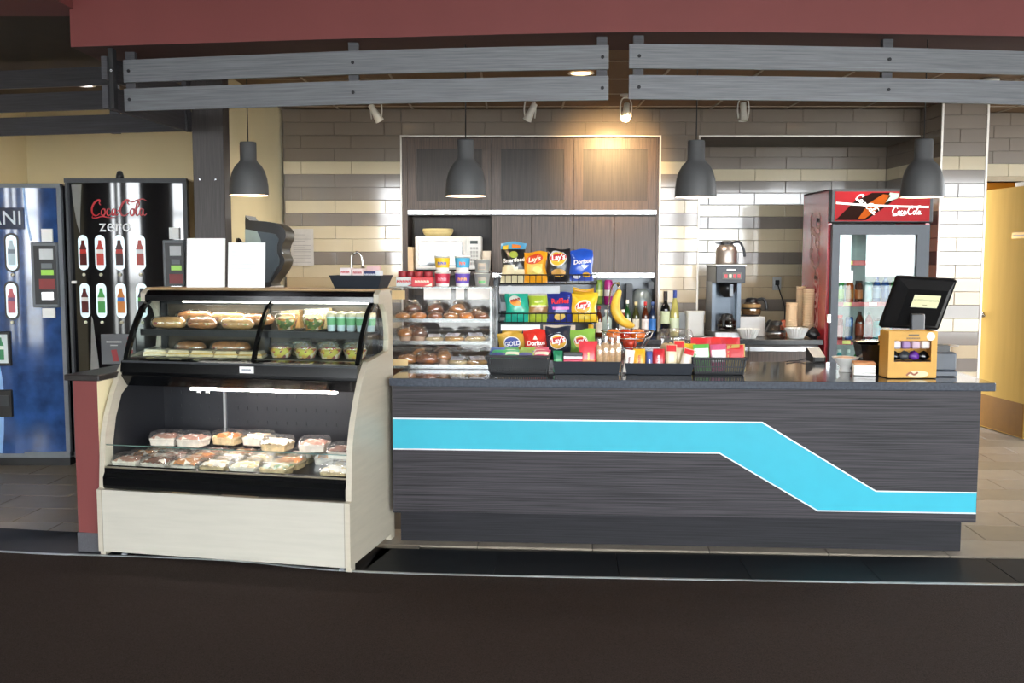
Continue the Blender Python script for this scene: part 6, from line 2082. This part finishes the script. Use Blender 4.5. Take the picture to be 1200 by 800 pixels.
for i, (dx, dy, z, mt, ds) in enumerate(((-.085, -.03, .115, APO, 'orange red apple at the left of the wire bowl'), (-.01, .02, .11, APP, 'red apple in the middle of the wire bowl'), (.06, -.02, .115, APO, 'orange red apple at the right of the wire bowl'), (.005, -.07, .075, APP, 'red apple low at the front of the wire bowl'), (.03, .08, .10, APP, 'red apple at the back of the wire bowl'))):
    p = fb.location
    a = M().lathe([(.0, .006), (.015, .0), (.03, .008), (.04, .03), (.041, .045), (.034, .065), (.018, .074), (.006, .070), (0, .064)], 18, caps=False).build('apple', mt, None, (p.x + dx, p.y + dy, p.z + z + .022))
    tag(a, ds, 'apple')
    M().tube([(0, 0, .064), (.004, 0, .084)], .002, 5).build('stem', BROWN, a)
bn = smooth_pts([at(726, 340, YW + .06), at(722, 352, YW + .05), at(721.5, 364, YW + .04), at(727, 374, YW + .04), at(736, 380, YW + .05), at(743, 381.5, YW + .06)], 5)
b0 = bn[0].copy()
rad = [.008 + .021 * (math.sin(PI * min(1, max(0, (i / (len(bn) - 1)) * .96 + .04)))) ** .6 for i in range(len(bn))]
BAN = mat('banana', '#d9b23c', .4, var=.15, scale=10)
bo = M().tube([p - b0 for p in bn], rad, 10).build('banana', BAN, None, b0)
tag(bo, 'yellow banana hanging from the wire hook', 'banana')
M().tube([(0, 0, -.005), (-.004, 0, .02), (-.012, 0, .045)], [.009, .008, .010], 8).build('stem', mat('banana_stem', '#7a6a3a', .6), bo)
p = bn[-1] - b0
M().lathe([(.008, -.004), (.006, .006), (0, .008)], 8, (p.x, p.y, p.z)).build('tip', BROWN, bo)
# clear tub of cookies
cj = thing('cookie_tub', 'clear plastic tub of cookies behind the chocolate tray', 'tub', (X(792, 410, 5.50), 5.50, ZC1))
rr_ = 19.5 * 5.5 / FPX
M().lathe([(.0, .001), (rr_ * .88, .001), (rr_, .13), (rr_ * 1.03, .135)], 24, caps=False).build('tub', PLAST, cj)
M().lathe([(rr_ * 1.05, .135), (rr_ * 1.05, .15), (rr_ * .9, .178), (0, .185)], 24, caps=False).build('lid', PLAST, cj)
cj.scale = (1, 1, 1.22)
for i in range(10):
    t = 2 * PI * i / 10
    M().lathe([(.0, 0), (.03, .0), (.033, .006), (.03, .012), (0, .012)], 14, caps=False).xf((rr_ * .62 * math.cos(t), rr_ * .62 * math.sin(t), .05 + .035 * (i % 2)), t, 1.2).build('cookie', [CRUST, PALE][i % 2], cj)
# ------------------------------------------------------------------ till end of the counter
YQ = 5.45
mo = thing('till_monitor', 'black till monitor seen from behind with a pale taped notice', 'monitor', (X(1063, 440, YQ), YQ, ZC1))
z1, z0 = Z(326, YQ) - ZC1, Z(387, YQ) - ZC1
x_l, x_r = X(1028, 326, YQ) - mo.location.x, X(1104, 326, YQ) - mo.location.x
ww = (x_r - x_l) / 2
scr = M()
o_ = len(scr.v)
hh = z1 - z0
scr.prism(rrect(-ww, ww, 0, hh, .012), 'y', 0, .02)
for i, p in enumerate(scr.v):
    scr.v[i] = (p[0], p[1], p[2])
a = [(-ww + .01, 0, .01), (ww - .01, 0, .01), (ww - .01, 0, hh - .01), (-ww + .01, 0, hh - .01)]
b = [(-ww * .68, -.035, hh * .12), (ww * .68, -.035, hh * .12), (ww * .68, -.035, hh * .82), (-ww * .68, -.035, hh * .82)]
scr.add(a + b, [(4, 5, 6, 7)] + [(i, (i + 1) % 4, 4 + (i + 1) % 4, 4 + i) for i in range(4)])
TL, SK = -.22, .095
def mon(p):
    v = Matrix.Rotation(.36, 3, 'X') @ Vector((p[0] * 1.1, p[1], p[2] * 1.05))
    v = Matrix.Rotation(.32, 3, 'Z') @ v
    v = Matrix.Rotation(.06, 3, 'Y') @ v
    return v + Vector((.005, 0, z0 + .01))
scr.v = [tuple(mon(p)) for p in scr.v]
MONB = mat('monitor_black', '#0b0b0d', .45, var=.06, spec=.2)
hs = scr.build('screen_housing', MONB, mo)
nt1 = M().prism([(-.075, hh * .48), (.085, hh * .48), (.085, hh * .72), (-.075, hh * .72)], 'y', -.0385, -.0365)
nt1.v = [tuple(mon(p)) for p in nt1.v]
nt1.build('taped_notice', col('#e2e0b4', .7), mo)
tx = M()
tx.text('US EXCHANGE RATE', .0165, flat((.005, -.0395, hh * .62), (1, 0, 0), (0, 0, 1)), 0)
tx.text('~4', .012, flat((.005, -.0395, hh * .53), (1, 0, 0), (0, 0, 1)), 0)
tx.v = [tuple(mon(p)) for p in tx.v]
tx.build('notice_lettering', col('#7d7a55', .7), mo)
M().box(-.038, .038, -.125, -.095, .10, z0 + .10, bev=.006).box(-.06, .06, -.13, .06, .08, .11, bev=.006).build('stand', mat('stand_grey', '#33363b', .4), mo)
M().box(-.14, .13, -.10, .22, .0, .085, bev=.006).build('till_base', DARKG, mo)
M().box(.11, .20, .05, .16, .086, .10).build('side_wing', BLACK, mo)

YX = 5.02
bxo = thing('coffee_pod_box', 'upright tan display box with a window of dark packets by the till', 'display box', (X(1068.5, 445, YX), YX, ZC1), 0)
w2 = (X(1097, 420, YX) - X(1040, 420, YX)) / 2
hb = Z(388, YX) - ZC1
TANB = mat('tan_card', '#c9973f', .55, var=.10, scale=6)
M().box(-w2, -w2 + .03, 0, .004, 0, hb).box(w2 - .03, w2, 0, .004, 0, hb).box(-w2 + .03, w2 - .03, 0, .004, 0, hb * .35).box(-w2 + .03, w2 - .03, 0, .004, hb * .80, hb).build('front_face', TANB, bxo)
M().box(-w2, -w2 + .003, .004, .12, 0, hb).box(w2 - .003, w2, .004, .12, 0, hb).box(-w2, w2, .12, .123, 0, hb).box(-w2, w2, .0, .12, 0, .003).build('box_shell', TANB, bxo)
M().box(-w2 + .004, w2 - .004, .03, .12, hb * .33, hb * .345).build('inner_ledge', DARKG, bxo)
for i in range(4):
    M().lump(.030, .02, .028, (-.075 + i * .05, .05, hb * .44), i, .2, 10, 6).build('dark_packet', [BLACKG, DARKG, mat('packet_purple', '#5a2a88', .25), BLACKG][i % 4], bxo)
    M().box(-.095 + i * .05, -.052 + i * .05, .02, .06, hb * .62, hb * .78, bev=.006).build('pale_packet', col(('#c9c2cc', '#8a6a9a', '#b59aa8', '#d3c9c0')[i]), bxo)
m = M()
ff = flat((0, -.0012, 0), (1, 0, 0), (0, 0, 1))
m.quad(-.025, .03, hb * .905, hb * .935, ff, 0)
m.text('~8', .016, flat((0, -.0014, hb * .85), (1, 0, 0), (0, 0, 1)), 0, .01)
m.build('box_print', col('#5a4630'), bxo)
m = M()
m.disc(w2 - .035, hb * .89, .022, .022, ff, 0)
m.build('round_seal', col('#e3dcc8'), bxo)
m = M()
m.disc(.03, hb * .09, .055, .018, ff, 2)
m.ribbon([(-.03, hb * .06), (-.01, hb * .12), (.01, hb * .08), (.03, hb * .13)], .01, flat((0, -.0018, 0), (1, 0, 0), (0, 0, 1)), 3)
m.build('bar_picture', [col('#5a4630'), col('#e3dcc8'), col('#d9c59a'), col('#8a4a2a')], bxo)
# bowl, napkins, black bin, terminals
YN = 5.32
bw = thing('mint_bowl', 'small white footed bowl of mints on the counter', 'bowl', (X(990.5, 428, YN), YN, ZC1))
M().lathe([(.032, 0), (.034, .004), (.025, .02), (.035, .035), (.07, .078), (.073, .08), (.066, .078), (.03, .042), (0, .038)], 24, caps=False).build('bowl', WHITE, bw)
M().lathe([(.0, .084), (.035, .082), (.064, .074)], 16, caps=False, wob=lambda t, z: 1 + .04 * math.sin(6 * t)).build('mints', mat('mints', '#d3a888', .5, var=.25, scale=70), bw)
np_ = thing('napkin_stack', 'stack of white and kraft napkins beside the white bowl', 'napkins', (X(1012, 440, 5.18), 5.18, ZC1), -.25)
for i in range(5):
    M().box(-.055, .055, -.05, .06, i * .014, i * .014 + .013, bev=.003).build('napkin_layer', PAPER if i < 4 else col('#c98f62', .7), np_)
bk_ = thing('utensil_bin', 'black angled utensil bin behind the napkins', 'bin', (X(1022, 436, 5.30), 5.30, ZC1), -.1)
trayform(M(), .055, .085, .06, .09, .155).build('bin', BLACKG, bk_)
M().box(-.10, .06, -.02, .09, .158, .172, bev=.005).build('hinged_lid', BLACKG, bk_)
M().box(.03, .05, -.03, .01, .12, .20).build('wooden_stirrers', col('#c98f3a'), bk_)
ct_ = thing('card_terminal', 'small black card terminal with cord on the back edge of the counter', 'card terminal', (X(955.5, 425, 5.85), 5.85, ZC1), .1)
M().prism([(-.06, 0), (.05, 0), (.06, .075), (.04, .08), (-.06, .03)], 'x', -.038, .038).build('body', DARKG, ct_)
M().box(-.028, .028, -.065, -.062, .008, .03).build('keypad', col('#6a7075'), ct_)
M().tube(smooth_pts([(-.03, .02, .02), (-.09, .03, .004), (-.15, .0, .004), (-.19, -.03, .004)], 4), .004, 6).build('cord', BLACK, ct_)
pr_ = thing('receipt_printer', 'dark grey receipt printer behind the tan box', 'printer', (X(1109, 438, 5.10), 5.10, ZC1), -.1)
M().box(-.06, .05, 0, .14, .03, .125, bev=.008).box(-.065, .055, .0, .15, .0, .028, bev=.004).build('body', mat('printer_grey', '#454b54', .4), pr_)
M().box(-.05, .02, .02, .12, .126, .16).build('paper_cover', BLACK, pr_)
M().lathe([(.0, .15), (.05, .152), (.055, .158), (0, .162)], 18, (.03, .08, 0), caps=False).build('dish', col('#9a8f80'), pr_)
o = bottle('sanitizer_bottle', 'small white pump bottle on the till beside the monitor', 'bottle', None, (X(1094, 385, 5.72), 5.72, ZC1), .34, .022, col('#cdd6d8', .3), None, WHITE, 'pet')

# hide prototypes that were never placed
for k, p in protos.items():
    if k not in used:
        for c_ in list(p.children):
            bpy.data.objects.remove(c_)
        bpy.data.objects.remove(p)
